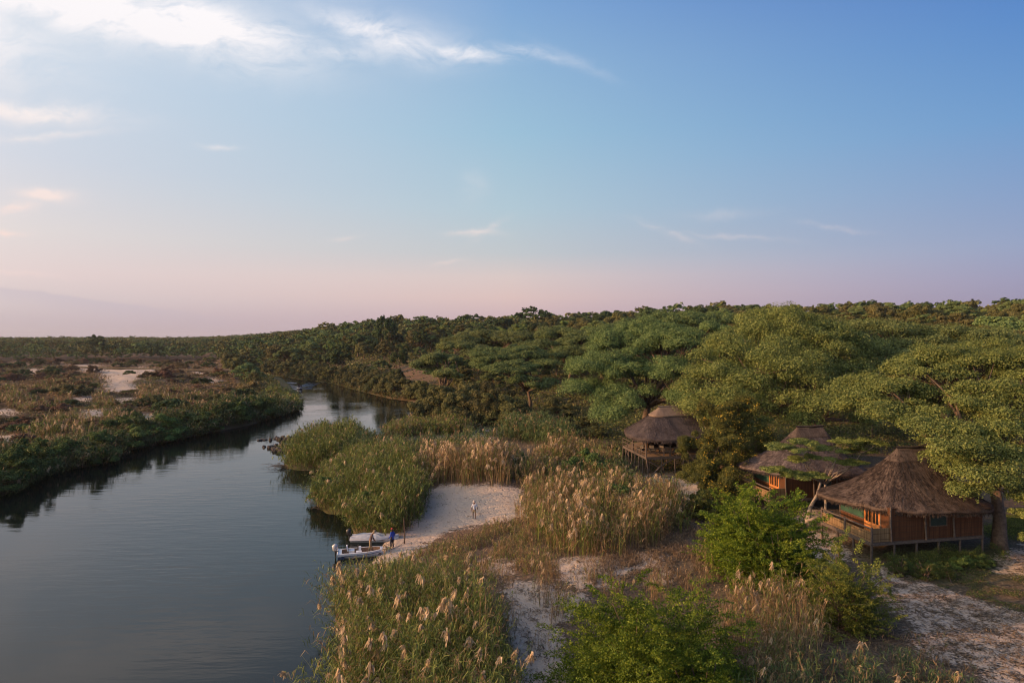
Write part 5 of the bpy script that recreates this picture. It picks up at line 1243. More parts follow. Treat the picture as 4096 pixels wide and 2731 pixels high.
# big golden mass right of the sand
x, y = zone_pts([(2075,2085),(2110,2160),(2200,2215),(2330,2235),(2470,2225),(2620,2190),(2700,2120),(2735,2060),(2690,2010),(2560,1985),(2400,1990),(2200,2000),(2120,1985),(2085,2030)], 13, RG)
hf = lambda x, y: (.85 + .2*np.sin(x*.9+1)*np.sin(y*.5+2))*(1-.28*ss(8, 15, x)*ss(62, 72, y))
mass('golden_reeds', 'tall golden reeds with thick drooping plumes, right of the walker on the sand', 'reeds', reeds(x, y, RG, 2.8, 4.4, .42, .15, 7, (.6,.045), .032, .30, .2, .55, 16, hfun=hf), GD)
x, y = zone_pts([(2560,2190),(2660,2170),(2760,2080),(2745,2050),(2690,2010),(2640,2060),(2600,2120)], 12, RG)
mass('golden_reeds', 'fading green-brown edge of the golden reeds facing the yellow-flowered tree', 'reeds', reeds(x, y, RG, 2.2, 3.6, .55, .03, 9, (.6,.045), .03, .35, .2, .5, 12), GD)
# sparse dry stalks over the sandy foreground
x, y = zone_pts([(1990,2290),(2200,2280),(2500,2330),(2700,2340),(2780,2420),(2600,2440),(2300,2500),(2230,2560),(2080,2540),(2000,2420)], 22, RG); k = clumpy(x, y, 2.4, 9, .38); x, y = x[k], y[k]
mass('dry_stalks', 'sparse tufts of dry upright stalks over the sandy foreground', 'grass', reeds(x, y, RG, .9, 2.3, .12, .05, 4, (.4,.026), .02, .32, .2, .4, 10), GD)
x, y = zone_pts([(2120,2560),(2210,2540),(2190,2660),(2130,2660)], 14, RG); k = clumpy(x, y, 2.2, 12, .2); x, y = x[k], y[k]
mass('dry_stalks', 'single dry tuft standing in the lowest white sand patch', 'grass', reeds(x, y, RG, 1.0, 1.9, .15, .03, 3, (.4,.025), .018, .3, .2, .4, 10), GD)
x, y = zone_pts([(2560,2360),(2760,2300),(2800,2200),(2900,2260),(2860,2400),(2700,2460)], 18, RG); k = clumpy(x, y, 2.6, 14, .1); x, y = x[k], y[k]
mass('dry_stalks', 'dry stalks in a band from the central shrub up towards the bright one', 'grass', reeds(x, y, RG, .9, 2.2, .2, .05, 4, (.4,.028), .02, .3, .2, .4, 12), GD)
# dry ground litter
x, y = zone_pts([(2560,2180),(2700,2140),(2790,2060),(2880,2100),(2940,2220),(2900,2330),(2740,2360),(2600,2330),(2350,2330),(2300,2250)], 34, RG); k = clumpy(x, y, 2.8, 17, -.5); x, y = x[k], y[k]
mass('dry_grass', 'flattened tan grass on the bare ground left of the bright green shrub', 'grass', reeds(x, y, RG, .15, .5, .1, 0, 4, (.35,.03), .025, .9, 0, .4, 10), ('drygrass','drygrass','plume'))
# lower right foreground, dry then blue-green
x, y = zone_pts([(2860,2600),(2900,2480),(3050,2420),(3200,2440),(3300,2560),(3300,2760),(3050,2800),(2880,2760)], 20, RG); k = clumpy(x, y, 3.2, 19, -.45); x, y = x[k], y[k]
mass('dry_stalks', 'dense dry stalks with pale plumes right of the biggest green shrub', 'grass', reeds(x, y, RG, 1.6, 3.1, .30, .06, 7, (.5,.032), .022, .42, .2, .42, 16), GD)
x, y = zone_pts([(2880,2780),(3050,2740),(3300,2700),(3600,2640),(3760,2720),(3960,2800),(4050,3000),(4300,3600),(2700,3600),(2860,3000)], 12, RG); k = clumpy(x, y, 3.4, 21, -.5); x, y = x[k], y[k]
hf = lambda x, y: np.clip(.5+.5*ss(19.5, 12.5, x), .45, 1)
mass('reed_bed', 'grey-green reeds and weeds along the bottom right edge', 'reeds', reeds(x, y, RG, 1.4, 2.9, .72, .05, 9, (.5,.032), .02, .45, .2, .42, 18, hfun=hf), ('reedblue','reeddry','plume'))
x, y = zone_pts([(3480,2560),(3640,2520),(3760,2560),(3900,2680),(4000,2800),(4000,3000),(3700,2900),(3560,2700)], 20, RG); k = clumpy(x, y, 2.0, 23, .15); x, y = x[k], y[k]
mass('dry_grass', 'brown dead grass tufts beside the sandy path at the lower right', 'grass', reeds(x, y, RG, .2, .7, .2, .01, 4, (.35,.026), .02, .8, 0, .4, 12), ('cover','drygrass','plume'))
# ground cover by the nearest hut: leaf mats
def mat_cover(name, label, poly, n, hgt, leaf, mts, scale, seed, thr, dens=1.0):
    rng = np.random.default_rng(seed); x, y = zone_pts(poly, n, rng); k = clumpy(x, y, scale, seed, thr); x, y = x[k], y[k]
    bump = .5 + .5*np.sin(x*2.1+np.sin(y*1.3)*2)*np.sin(y*1.7); z = H(x, y) + hgt*bump*rng.random(len(x))**.5
    N = rng.normal(0, .6, (len(x),3)) + [0,0,.8]; V, F = leafquads(np.stack([x,y,z],1), N, leaf*rng.uniform(.6,1.3,len(x)), .6, rng)
    ii = rng.random(len(x)) < .75
    V4 = V.reshape(-1,4,3); out = [(V4[ii].reshape(-1,3), np.arange(ii.sum()*4).reshape(-1,4), 0), (V4[~ii].reshape(-1,3), np.arange((~ii).sum()*4).reshape(-1,4), 1)]
    return mass(name, label, 'ground cover', out, mts)
mat_cover('ground_cover', 'low leafy green ground cover along the front of the nearest hut', [(3520,2290),(3560,2240),(3700,2225),(3960,2200),(4010,2215),(3990,2260),(3860,2290),(3740,2310),(3600,2290)], 1000, 1.0, .085, ('cover','feather'), 3.0, 51, -.6)
mat_cover('ground_cover', 'mixed brown and green creeping plants between the hut and the sandy path', [(3640,2320),(3760,2290),(3900,2280),(4100,2300),(4400,2340),(4400,2500),(4096,2450),(3900,2400),(3760,2360)], 420, .25, .08, ('cover','drygrass'), 3.4, 52, -.1)
mat_cover('ground_cover', 'short grass lawn behind the leaning trunk', [(3920,2120),(4010,2060),(4400,2010),(4400,2120),(4060,2150),(3960,2160)], 500, .12, .09, ('feather','cover'), 5, 53, -1.2)
mat_cover('ground_cover', 'creeping weeds scattered at the edge of the sandy path', [(3480,2330),(3560,2350),(3640,2480),(3560,2520),(3400,2480)], 260, .2, .08, ('feather','drygrass'), 2.2, 54, .1)
mat_cover('ground_cover', 'dark leaf litter and weeds beneath the grove behind the huts', [(2450,1850),(3000,1950),(3400,2010),(3300,1880),(3600,1760),(4300,1800),(4300,1640),(3400,1600),(2600,1640),(2300,1640)], 24, .5, .22, ('cover','mopane'), 7, 55, -.8)
mat_cover('ground_cover', 'small green weeds dotted on the white sand slope', [(1690,1990),(1760,1960),(1790,1990),(1740,2050),(1700,2060)], 90, .3, .09, ('feather','cover'), 2.0, 56, .25)

# --- left bank reeds
LB = np.array(left_bank)
lb = np.vstack([[(-95, 20), (-78, 50)], LB[:-2]]); _d = np.gradient(lb, axis=0); lb = lb - (1.6*(lb[:,1:2] < 178) - 1.2*(lb[:,1:2] >= 178))*nrm(np.stack([-_d[:,1], _d[:,0]], 1))
def sel(y0, y1): return lb[(lb[:,1] >= y0) & (lb[:,1] <= y1)]
for (y0, y1, w, dens, hm, hx, lf, st_, nm, gr) in [
  (15, 100, 9, 7, 3.0, 4.8, (.9,.075), .035, 'tall green reeds at the left edge of the river, nearest stretch', 'reedbank'),
  (92, 133, 9, 6.5, 2.8, 4.6, (.95,.085), .04, 'overhanging green reeds on the middle stretch of the left bank', 'reedbank'),
  (125, 185, 11, 4.2, 2.8, 5.0, (1.15,.12), .055, 'rounded dark green reeds where the left bank juts into the bend', 'reedbank'),
  (176, 290, 8, 2.4, 1.8, 3.3, (1.4,.17), .08, 'yellow-green reeds wrapping round the tip of the left bank', 'reedgreen')]:
    x, y = zone_pts(offset_band(sel(y0, y1), w), dens, RG, world=True)
    hf = lambda x, y: (.6 + .4*ss(0, 5, sd(x, y)))*(.86+.34*np.sin(x*.42+y*.37)*np.sin(y*.24-x*.2))
    mass('reed_bed', nm, 'reeds', reeds(x, y, RG, hm, hx, .92, .035, 11, lf, st_, .42, 1.0, .75, 9, minsd=-1.0, hfun=hf), (gr,'reeddry','plume'))
# plume-bearing tufts behind the left bank
x, y = zone_pts([(-20,1760),(120,1740),(300,1700),(500,1690),(640,1700),(760,1700),(600,1730),(400,1790),(200,1840),(0,1900),(-60,1900)], 2.6, RG, avoid=True); k = clumpy(x, y, 11, 31, -.15); x, y = x[k], y[k]
mass('golden_reeds', 'tufts of reeds with many pale plumes just inland of the left bank', 'reeds', reeds(x, y, RG, 2.0, 3.8, .6, .34, 8, (.95,.085), .045, .4, .2, .75, 11), GD)
x, y = zone_pts([(-20,1560),(300,1530),(700,1560),(1000,1600),(900,1650),(640,1640),(460,1640),(300,1640),(-20,1680)], .8, RG, avoid=True); k = clumpy(x, y, 16, 33, .0); x, y = x[k], y[k]
mass('golden_reeds', 'scattered tawny reed tufts in the middle of the left plain', 'reeds', reeds(x, y, RG, 1.2, 2.6, .4, .25, 8, (1.2,.13), .07, .4, .2, .85, 9), GD)
# low scrub carpet over the left plain
rng = np.random.default_rng(61); n = 420000
yy_ = 80*np.exp(rng.random(n)*np.log(7.0)); xx_ = rng.uniform(-.86, -.1, n)*yy_
k = (xx_ < -.45*yy_+12); xx_, yy_ = xx_[k], yy_[k]; d_ = sd(xx_, yy_); k = d_ > 3; xx_, yy_, d_ = xx_[k], yy_[k], d_[k]
k = clumpy(xx_, yy_, 9, 62, -.75) | clumpy(xx_, yy_, 30, 63, .4); xx_, yy_, d_ = xx_[k], yy_[k], d_[k]
for P in SANDW:
    near = (np.abs(xx_-P[:,0].mean()) < 60) & (np.abs(yy_-P[:,1].mean()) < 90); q = np.full(len(xx_), 9.); q[near] = sdpoly(xx_[near], yy_[near], P); k = q > rng.normal(.6, .8, len(xx_))*yy_/90; xx_, yy_, d_ = xx_[k], yy_[k], d_[k]
hb = .5+.5*np.sin(xx_*.8+np.sin(yy_*.5)*2)*np.sin(yy_*.45+1)
z = H(xx_, yy_, d_) + (.15+.9*hb)*rng.random(len(xx_))**.7
V, F = leafquads(np.stack([xx_,yy_,z],1), rng.normal(0,.6,(len(xx_),3))+[0,0,.7], .0024*yy_*rng.uniform(.7,1.4,len(xx_)), .5, rng)
V4 = V.reshape(-1,4,3); tone = np.sin(xx_*.09+1.3)*np.sin(yy_*.045) + rng.normal(0,.45,len(xx_)); sels = [tone > .25, (tone <= .25) & (tone > -.55), tone <= -.55]
mass('scrub_carpet', 'low rusty and olive scrub covering the left sandy plain', 'scrub', [(V4[s].reshape(-1,3), np.arange(s.sum()*4).reshape(-1,4), i) for i, s in enumerate(sels)], ('brownscrub','drygrass','bankbush'))
# undergrowth over the right hillside
rng = np.random.default_rng(71); n = 260000
yy_ = 95*np.exp(rng.random(n)*np.log(6.0)); xx_ = rng.uniform(-.55, .86, n)*yy_
k = (xx_ > -.45*yy_+14) & (yy_+.6*xx_ > 118); xx_, yy_ = xx_[k], yy_[k]; d_ = sd(xx_, yy_); k = (d_ > 4) & (~inpoly(xx_, yy_, CLR) | (rng.random(len(xx_)) < .12)); xx_, yy_, d_ = xx_[k], yy_[k], d_[k]
z = H(xx_, yy_, d_) + (1.0+.8*np.sin(xx_*.4)*np.sin(yy_*.33))*rng.random(len(xx_))
V, F = leafquads(np.stack([xx_,yy_,z],1), rng.normal(0,.6,(len(xx_),3))+[0,0,.7], .0035*yy_*rng.uniform(.7,1.4,len(xx_)), .5, rng)
V4 = V.reshape(-1,4,3); tone = np.sin(xx_*.06)*np.sin(yy_*.05) + rng.normal(0,.5,len(xx_)); sels = [tone > .3, (tone <= .3) & (tone > -.4), tone <= -.4]
mass('undergrowth', 'mixed undergrowth beneath the forest on the right bank', 'undergrowth', [(V4[s].reshape(-1,3), np.arange(s.sum()*4).reshape(-1,4), i) for i, s in enumerate(sels)], ('mopane','cover','bankbush'))

# debris scattered over the bare sand of the near side
def debris(name, label, polys, dens, seed):
    rng = np.random.default_rng(seed); xs, ys = [], []
    for P in polys:
        x, y = zone_pts(P, dens, rng); k = clumpy(x, y, 2.0, seed, -.1) | (rng.random(len(x)) < .25); xs.append(x[k]); ys.append(y[k])
    x = np.concatenate(xs); y = np.concatenate(ys); n = len(x); z = H(x, y)+.03; a = rng.uniform(0, 6.28, n); L = rng.uniform(.08, .4, n)
    P0 = np.stack([x, y, z], 1); d_ = np.stack([np.cos(a)*L, np.sin(a)*L, rng.uniform(0, .10, n)], 1); PP = np.stack([P0, P0+d_*.5+[0,0,.03], P0+d_], 1)
    V, F = ribbons(PP, nrm(np.stack([-np.sin(a), np.cos(a), rng.normal(0,.5,n)], 1)), np.full((n,3), .035)*rng.uniform(.6,1.5,(n,1)))
    return mass(name, label, 'litter', [(V, F, 0)], ('drygrass',))
debris('plant_litter', 'dead stalks and twigs strewn over the foreground sand', SAND[1:5], 34, 91)
debris('plant_litter', 'dead leaves and twigs strewn over the sandy path at the right', SAND[5:10], 40, 92)
debris('plant_litter', 'scattered bits of dead reed on the white beach', SAND[0:1], 3.0, 93)

# ------------------------------------------------------------------ boats
def hull(L, Wd, dep, n=14, bow=.55, side='boatwhite'):
    """stations from stern (x=0) to bow (x=L); returns outer and inner loft"""
    xs = np.linspace(0, L, n); t = xs/L
    hw = Wd/2*np.clip(1-np.maximum(0, (t-(1-bow))/bow)**2.4, .02, 1)*(0.92+.08*np.minimum(1, t*4))
    sheer = dep*(.88+.30*t**2.2); keel = -.12+.42*np.maximum(0, t-.68)**1.5*dep*3.2
    return xs, hw, sheer, keel
def loft_open(rows, close=False):
    m = len(rows[0]); V = np.concatenate(rows); F = []
    for i in range(len(rows)-1):
        for j in range(m-1): F.append((i*m+j, i*m+j+1, (i+1)*m+j+1, (i+1)*m+j))
    return V, np.array(F)
def motor(parent, x, mt, h=.55, band=None):
    mb = MB(); mb.a(tube([(x-.22,0,.50),(x-.22,0,.62),(x-.24,0,.95),(x-.20,0,1.08)], [.09,.15,.16,.09], 8))
    V = mb.V[0]; V[:,0] = (V[:,0]-(x-.22))*1.55+(x-.22)
    m = mb.build('outboard_motor', mt, parent, True)
    mb = MB(); mb.a(tube([(x-.20,0,.52),(x-.18,0,-.25)], [.075,.05], 6)); mb.a(beam((x-.2,0,.42),(x+.06,0,.42),.2,.16)); mb.build('motor_leg', M['black'], m)
    return m
def boat_open(loc, rz):
    t = thing('motorboat', 'open white motorboat with brown floor and silver outboard, nosed onto the beach', 'boat', loc, rz)
    xs, hw, sh, kl = hull(4.25, 1.62, .46)
    rows = []
    for x_, w, s, k in zip(xs, hw, sh, kl):
        rows.append(np.array([(x_, -w, s), (x_, -w*.96, s*.55+k*.1), (x_, -w*.72, min(k+.06, s*.9)), (x_, 0, k), (x_, w*.72, min(k+.06, s*.9)), (x_, w*.96, s*.55+k*.1), (x_, w, s)]))
    V, F = loft_open(rows); st = np.array([(0,1,2,3),(0,3,4,6),(4,5,6,4)])
    h_ = add('hull', [(V, F, 0), (V, np.array([(0,1,2,3),(0,3,4,6)]), 0), (V, np.array([(4,5,6)]), 0)], [M['boatwhite']], t, True)
    mb = MB()
    gi = []
    for sgn in (-1, 1):
        top = [(x_, sgn*w, s+.015) for x_, w, s in zip(xs, hw, sh)]; inn = [(min(x_, 4.0), sgn*max(w-.13, .0), s+.02) for x_, w, s in zip(xs, hw, sh)]
        mb.a(loft_open([np.array(top), np.array(inn)])); low = [(a, b*.93, .12) for a, b, c_ in inn]; gi.append((inn, low))
    mb.a(tube([(0,-.78,.42),(0,.78,.42)], .06, 6)); mb.build('gunwale', M['boatwhite'], t)
    mb = MB(); mb.a(box(3.5,4.1,-.30,.30,.50,.535)); mb.a(box(.0,.32,-.68,.68,.12,.40)); mb.build('foredeck', M['boatwhite'], t)
    mb = MB()
    for inn, low in gi: mb.a(loft_open([np.array(inn), np.array(low)]))
    mb.a(loft_open([np.array(gi[0][1]), np.array(gi[1][1])])); mb.a(box(2.7,3.6,-.5,.5,.12,.24)); mb.build('floor', M['boatfloor'], t)
    mb = MB(); mb.a(tube([(.3,-.835,.24),(1.6,-.835,.26),(2.6,-.81,.30),(3.5,-.62,.38)], .022, 5)); mb.a(box(0,.55,-.80,-.76,-.02,.20)); mb.build('hull_stripe', M['boatdark'], t)
    for (cx, cy, lb) in ((.95,.18,None), (1.55,-.36,None)):
        mb = MB(); mb.a(box(cx-.05,cx+.42,cy-.23,cy+.23,.12,.46)); mb.a(beam((cx-.12,cy,.40),(cx-.22,cy,.86),.44,.09)) if cx < 1.2 else None; s = mb.build('seat', M['seatvinyl'], t)
    V, F = box(1.72,1.92,-.1,.25,.12,.72)[0:2]; cn = add('console', [(V, F, 0)], [M['seatvinyl']], t)
    ring = [(1.68+.05*math.cos(a)-.0, .08+.16*math.cos(a), .78+.16*math.sin(a)) for a in np.linspace(0, 6.28, 13)]
    add('steering_wheel', [(*tube(ring, .018, 5, False)[:2], 0)], [M['black']], cn, True)
    motor(t, 0, M['silver'])
    return t
def boat_cov(loc, rz):
    t = thing('motorboat', 'moored motorboat under a creased grey tarpaulin with a dark outboard, behind the open one', 'boat', loc, rz)
    xs, hw, sh, kl = hull(4.3, 1.62, .42)
    rows = []
    for x_, w, s, k in zip(xs, hw, sh, kl):
        rows.append(np.array([(x_, -w, s), (x_, -w*.96, s*.5+k*.1), (x_, -w*.72, min(k+.06, s*.9)), (x_, 0, k), (x_, w*.72, min(k+.06, s*.9)), (x_, w*.96, s*.5+k*.1), (x_, w, s)]))
    V, F = loft_open(rows)
    add('hull', [(V, F, 0), (V, np.array([(0,1,2,3),(0,3,4,6)]), 0), (V, np.array([(4,5,6)]), 0)], [M['boatwhite']], t, True)
    n, m = 46, 25; rows = []
    for i in range(n):
        x_ = 4.32*i/(n-1); w = np.interp(x_, xs, hw)+.03; s = np.interp(x_, xs, sh); r = []
        for j in range(m):
            q = -1+2*j/(m-1); crown_ = .20*math.exp(-((x_-1.3)/.9)**2) + .14*math.exp(-((x_-2.4)/.5)**2)+.05
            z = s + crown_*(1-abs(q)**2.2) + .035*math.sin(q*9+x_*4+2*math.sin(x_*3))*(1-q*q) + .03*math.sin(math.atan2(q, x_-2.1)*14)*(1-abs(q))**.3*math.exp(-((x_-2.1)/1.1)**2)
            z -= .16*max(0, abs(q)-.93)/.07; r.append((x_-.02, w*q*(1.02 if abs(q) > .93 else 1), z))
        rows.append(np.array(r))
    add('tarpaulin', [(*loft_open(rows), 0)], [M['tarp']], t, True)
    mb = MB(); mb.a(tube([(0,-.80,.16),(1.6,-.80,.17),(3.2,-.70,.24)], .02, 5)); mb.build('hull_stripe', M['boatdark'], t)
    motor(t, 0, M['black'])
    return t
boat_open((-14.75, 57.75, .04), R_(13))
boat_cov((-14.7, 62.4, .04), R_(2))

# ------------------------------------------------------------------ people
def skin_mesh(name, pts, edges, radii, root, mt, parent, sub=1):
    me = bpy.data.meshes.new(name); me.from_pydata([tuple(p) for p in pts], edges, []); o = bpy.data.objects.new(name, me); COL.objects.link(o)
    md = o.modifiers.new('skin', 'SKIN'); md.use_smooth_shade = True
    for v, r in zip(me.skin_vertices[0].data if me.skin_vertices else [], radii): v.radius = (r, r)
    if not me.skin_vertices:
        pass
    o.modifiers.new('sub', 'SUBSURF').levels = sub; o.modifiers['sub'].render_levels = sub
    me.materials.append(mt); o.parent = parent
    return o
def person(label, loc, rz, skin, top, bottom, hat, hatc, bend=0.0, short=False, arms=((.30,-.02,.86),(-.30,-.02,.86)), elbows=((.27,-.03,1.14),(-.27,-.03,1.14)), step=.12, head_tilt=0., long_sleeve=False, longcoat=False, boots='darkwood'):
    """stands at its loc, faces +Y in its own frame"""
    t = thing('person', label, 'person', loc, rz)
    cb, sb = math.cos(bend), math.sin(bend)
    def up(p):  # bend above hip
        x, y, z = p; dz = z-.93; return (x, y*cb + dz*sb, .93 + dz*cb - y*sb)
    J = {'pel':(0,0,.95),'wst':up((0,0,1.08)),'chs':up((0,0,1.32)),'nck':up((0,.0,1.48)),'nk2':up((0,.015+.05*head_tilt,1.55)),'hdc':up((0,.03+.08*head_tilt,1.64)),'hdt':up((0,.02+.10*head_tilt,1.75)),
         'shl':up((-.17,0,1.42)),'shr':up((.17,0,1.42)),
         'hpl':(-.10,0,.90),'hpr':(.10,0,.90),'knl':(-.11,.04+step*.4,.50),'knr':(.11,.03-step*.4,.50),'anl':(-.11,step,.09),'anr':(.11,-step,.09),'tol':(-.12,step+.16,.035),'tor':(.12,-step+.16,.035)}
    names = list(J); pts = [J[k] for k in names]; rad = dict(pel=.13,wst=.12,chs=.14,nck=.065,nk2=.055,hdc=.088,hdt=.07,shl=.07,shr=.07,hpl=.09,hpr=.09,knl=.058,knr=.058,anl=.04,anr=.04,tol=.035,tor=.035)
    R = [rad[k] for k in names]; E = [('pel','wst'),('wst','chs'),('chs','nck'),('nck','nk2'),('nk2','hdc'),('hdc','hdt'),('chs','shl'),('chs','shr'),('pel','hpl'),('pel','hpr'),('hpl','knl'),('hpr','knr'),('knl','anl'),('knr','anr'),('anl','tol'),('anr','tor')]
    E = [(names.index(a), names.index(b)) for a, b in E]
    for s, sh in ((0,'shr'),(1,'shl')):
        e_, w_ = np.array(elbows[s]), np.array(arms[s]); base = len(pts)
        d = nrm(w_-e_); palm = w_+d*.07
        pts += [tuple(e_), tuple(w_), tuple(palm)]; R += [.042,.028,.033]
        E += [(names.index(sh), base), (base, base+1), (base+1, base+2)]
        sx_ = 1 if s == 0 else -1; a = np.array([0,1.,0]); 
        for f_, (off, ln) in enumerate([(-.03,.075),(-.01,.085),(.01,.08),(.03,.062)]):
            p0 = palm + a*off + d*.02; p1 = p0 + d*ln*.55 + np.array([-.01*sx_,0,0]); p2 = p0 + d*ln + np.array([-.03*sx_,0,0]); b2 = len(pts)
            pts += [tuple(p0), tuple(p1), tuple(p2)]; R += [.010,.009,.008]; E += [(base+2, b2),(b2,b2+1),(b2+1,b2+2)]
        p0 = w_+d*.03+a*.03; p1 = p0+d*.03+a*.025; b2 = len(pts); pts += [tuple(p0), tuple(p1)]; R += [.012,.010]; E += [(base+1,b2),(b2,b2+1)]
    body = skin_mesh('body', pts, E, R, 0, M[skin], t)
    # face: nose, ears, eyes
    H0 = np.array(J['hdc']); mb = MB()
    mb.a(tube([H0+[0,.085,.02],H0+[0,.115,-.02]], [.010,.016], 5)); mb.a(tube([H0+[-.09,0,.015],H0+[-.098,-.01,-.03]], [.018,.014], 5)); mb.a(tube([H0+[.09,0,.015],H0+[.098,-.01,-.03]], [.018,.014], 5))
    mb.a(tube([H0+[-.025,.085,-.05],H0+[.025,.085,-.05]], .007, 5), 1); mb.a(tube([H0+[-.04,.08,.02],H0+[-.02,.09,.02]], .009, 5), 1); mb.a(tube([H0+[.04,.08,.02],H0+[.02,.09,.02]], .009, 5), 1)
    mb.build('face', [M[skin], M['black']], body, True)
    # clothes
    sl = .5 if not long_sleeve else 1.0
    def arm(s): 
        S = np.array(J['shr' if s == 0 else 'shl']); e_, w_ = np.array(elbows[s]), np.array(arms[s])
        return [S, S+(e_-S)*.9] if not long_sleeve else [S, e_, e_+(w_-e_)*.93]
    P = [up((0,0,.86 if not longcoat else .78)), J['wst'], J['chs'], up((0,0,1.45))]; Rr = [.155,.145,.16,.09]; Ed = [(0,1),(1,2),(2,3)]
    for s in (0, 1):
        a_ = arm(s); b = len(P); P += [tuple(q) for q in a_]; Rr += [.085] + [.062]*(len(a_)-1); Ed += [(2, b)] + [(b+i, b+i+1) for i in range(len(a_)-1)]
    skin_mesh('shirt' if not longcoat else 'jacket', P, Ed, Rr, 0, M[top], t)
    zl = .52 if short else .12
    P = [(0,0,.99),(0,0,.93),J['hpl'],J['hpr']]; Rr = [.145,.15,.115,.115]; Ed = [(0,1),(1,2),(1,3)]
    for s, (k_, a_) in enumerate((('knl','anl'),('knr','anr'))):
        K = np.array(J[k_])+[0,0,.04 if short else 0]; b = len(P); P.append(tuple(K)); Rr.append(.085 if short else .075); Ed.append((2+s, b))
        if not short: P.append(tuple(J[a_])); Rr.append(.062); Ed.append((b, b+1))
    skin_mesh('shorts' if short else 'trousers', P, Ed, Rr, 0, M[bottom], t)
    for a_, b_ in (('anl','tol'),('anr','tor')):
        skin_mesh('shoe', [J[a_], J[b_]], [(0,1)], [.052,.045], 0, M[boots], t)
    Hd = np.array(J['hdt']) + [0, -.01, .0]; hb = MB()
    th = np.linspace(0, 2*np.pi, 17)[:-1]
    def rr(r, z, oy=0, sy_=1.15): return np.array([(r*math.cos(a), oy+r*sy_*math.sin(a), z) for a in th])
    if hat == 'brim': prof = [(.195,-.055,.0),(.19,-.045,0),(.105,-.035,0),(.10,.03,0),(.085,.085,0),(.03,.09,0)]
    else: prof = [(.10,-.055,.0),(.108,-.03,0),(.10,.02,0),(.07,.06,0),(.02,.075,0)]
    V = np.concatenate([rr(r, z, o_)+Hd for r, z, o_ in prof]); F = [(i*16+j, i*16+(j+1)%16, (i+1)*16+(j+1)%16, (i+1)*16+j) for i in range(len(prof)-1) for j in range(16)]
    hb.a((V, np.array(F), np.array([[(len(prof)-1)*16+j for j in range(16)]])))
    if hat != 'brim': hb.a((np.array([(-.08,.09,-.04),(.08,.09,-.04),(.06,.20,-.055),(-.06,.20,-.055)])+Hd, np.array([(0,1,2,3)])))
    ho = hb.build('hat' if hat == 'brim' else 'cap', M[hatc], body, True)
    if hat == 'brim': add('hat_band', [(*loft_open([np.vstack([rr(.108,-.03),rr(.108,-.03)[:1]])+Hd, np.vstack([rr(.104,.015),rr(.104,.015)[:1]])+Hd]), 0)], [M['hatband']], ho)
    return t
x, y, z = gp(1897, 2076)
person('person in brimmed hat, pale grey shirt and khaki shorts walking away over white sand', (x, y, z), R_(8), 'skin', 'shirtgrey', 'khaki', 'brim', 'hatcloth', short=True, arms=((.36,.02,.86),(-.30,-.04,.86)), elbows=((.31,-.04,1.12),(-.29,-.05,1.13)), step=.07)
person('person in tan trousers and hat standing bent forward inside the open white boat', (-12.15, 58.45, .30), R_(-75), 'skin', 'brownshirt', 'khaki', 'brim', 'khaki', bend=.32, arms=((.20,.34,.95),(-.20,.34,.95)), elbows=((.22,.20,1.14),(-.22,.20,1.14)), step=.13, head_tilt=1.0, long_sleeve=True)
x, y, z = gp(1568, 2194)
person('person in blue jacket, dark trousers and red cap standing on the beach beside the boats', (x, y, z), R_(60), 'skindark', 'blue', 'navy', 'cap', 'redcap', arms=((.33,.12,.93),(-.26,.16,.95)), elbows=((.31,-.04,1.14),(-.27,-.02,1.12)), step=.04, long_sleeve=True, longcoat=True)
x, y, z = gp(1617, 2174)
t = thing('mooring_pole', 'thin dark wooden pole standing upright on the beach behind the boats', 'pole', (x, y, z))
add('pole', [(*tube([(0,0,-.4),(.02,0,1.1),(-.04,0,2.2)], [.065,.06,.05], 8)[:2], 0)], [M['darkwood']], t, True)
add('crosspiece', [(*tube([(-.04,0,2.12),(-.10,.02,2.28)], [.03,.02], 6)[:2], 0)], [M['darkwood']], t, True)
t = thing('mooring_rope', 'slack pale rope from the open boat bow across the sand to the pole', 'rope', (0, 0, 0))
px_, py_, pz_ = gp(1617, 2174); T_ = np.linspace(0, 1, 9); A_ = np.array([-10.75, 58.65, .5]); B_ = np.array([px_, py_, pz_+.25]); Pp = A_ + (B_-A_)*T_[:,None]; Pp[:,2] = np.maximum(H(Pp[:,0], Pp[:,1])+.03, Pp[:,2]-.5*np.sin(np.pi*T_))
add('rope', [(*tube(Pp, .022, 5)[:2], 0)], [M['barkpale']], t, True)
# distant boat with wake
bx, by = wp(1199, 1556)
t = thing('motorboat', 'small distant motorboat with white rim crossing the river bend ahead of its wake', 'boat', (bx, by, .02), R_(-62))
xs, hw, sh, kl = hull(3.6, 1.6, .5, 10); rows = [np.array([(x_-1.8, -w, s), (x_-1.8, -w*.8, k), (x_-1.8, w*.8, k), (x_-1.8, w, s)]) for x_, w, s, k in zip(xs, hw, sh, kl)]
V, F = loft_open(rows); add('hull', [(V, F, 0), (V, np.array([(0,1,2,3)]), 0)], [M['boatdark']], t, True)
mb = MB()
for s in (-1, 1): mb.a(tube([(x_-1.8, s*w, h_) for x_, w, h_ in zip(xs, hw, sh)], .09, 5))
mb.build('rim', M['boatwhite'], t, True)
add('floor', [(*box(-1.75,1.0,-.6,.6,.1,.2), 0)], [M['boatfloor']], t)
dv = Vector((bx, by, 0))
for k, (ox, oy, h_, lb) in enumerate([(-.45,.2,1.05,'dark figure standing at the middle of the distant boat'),(.15,-.5,.72,'dark figure seated nearest in the distant boat'),(.5,.35,.62,'dark crouched figure at the far side of the distant boat')]):
    person(lb, (bx+ox, by+oy, .2 if k == 0 else -.32), R_(200+30*k), 'skindark', 'navy', 'navy', 'cap', 'navy', long_sleeve=True, step=.02, arms=((.24,.2,1.0),(-.24,.2,1.0)), elbows=((.27,.05,1.16),(-.27,.05,1.16)))
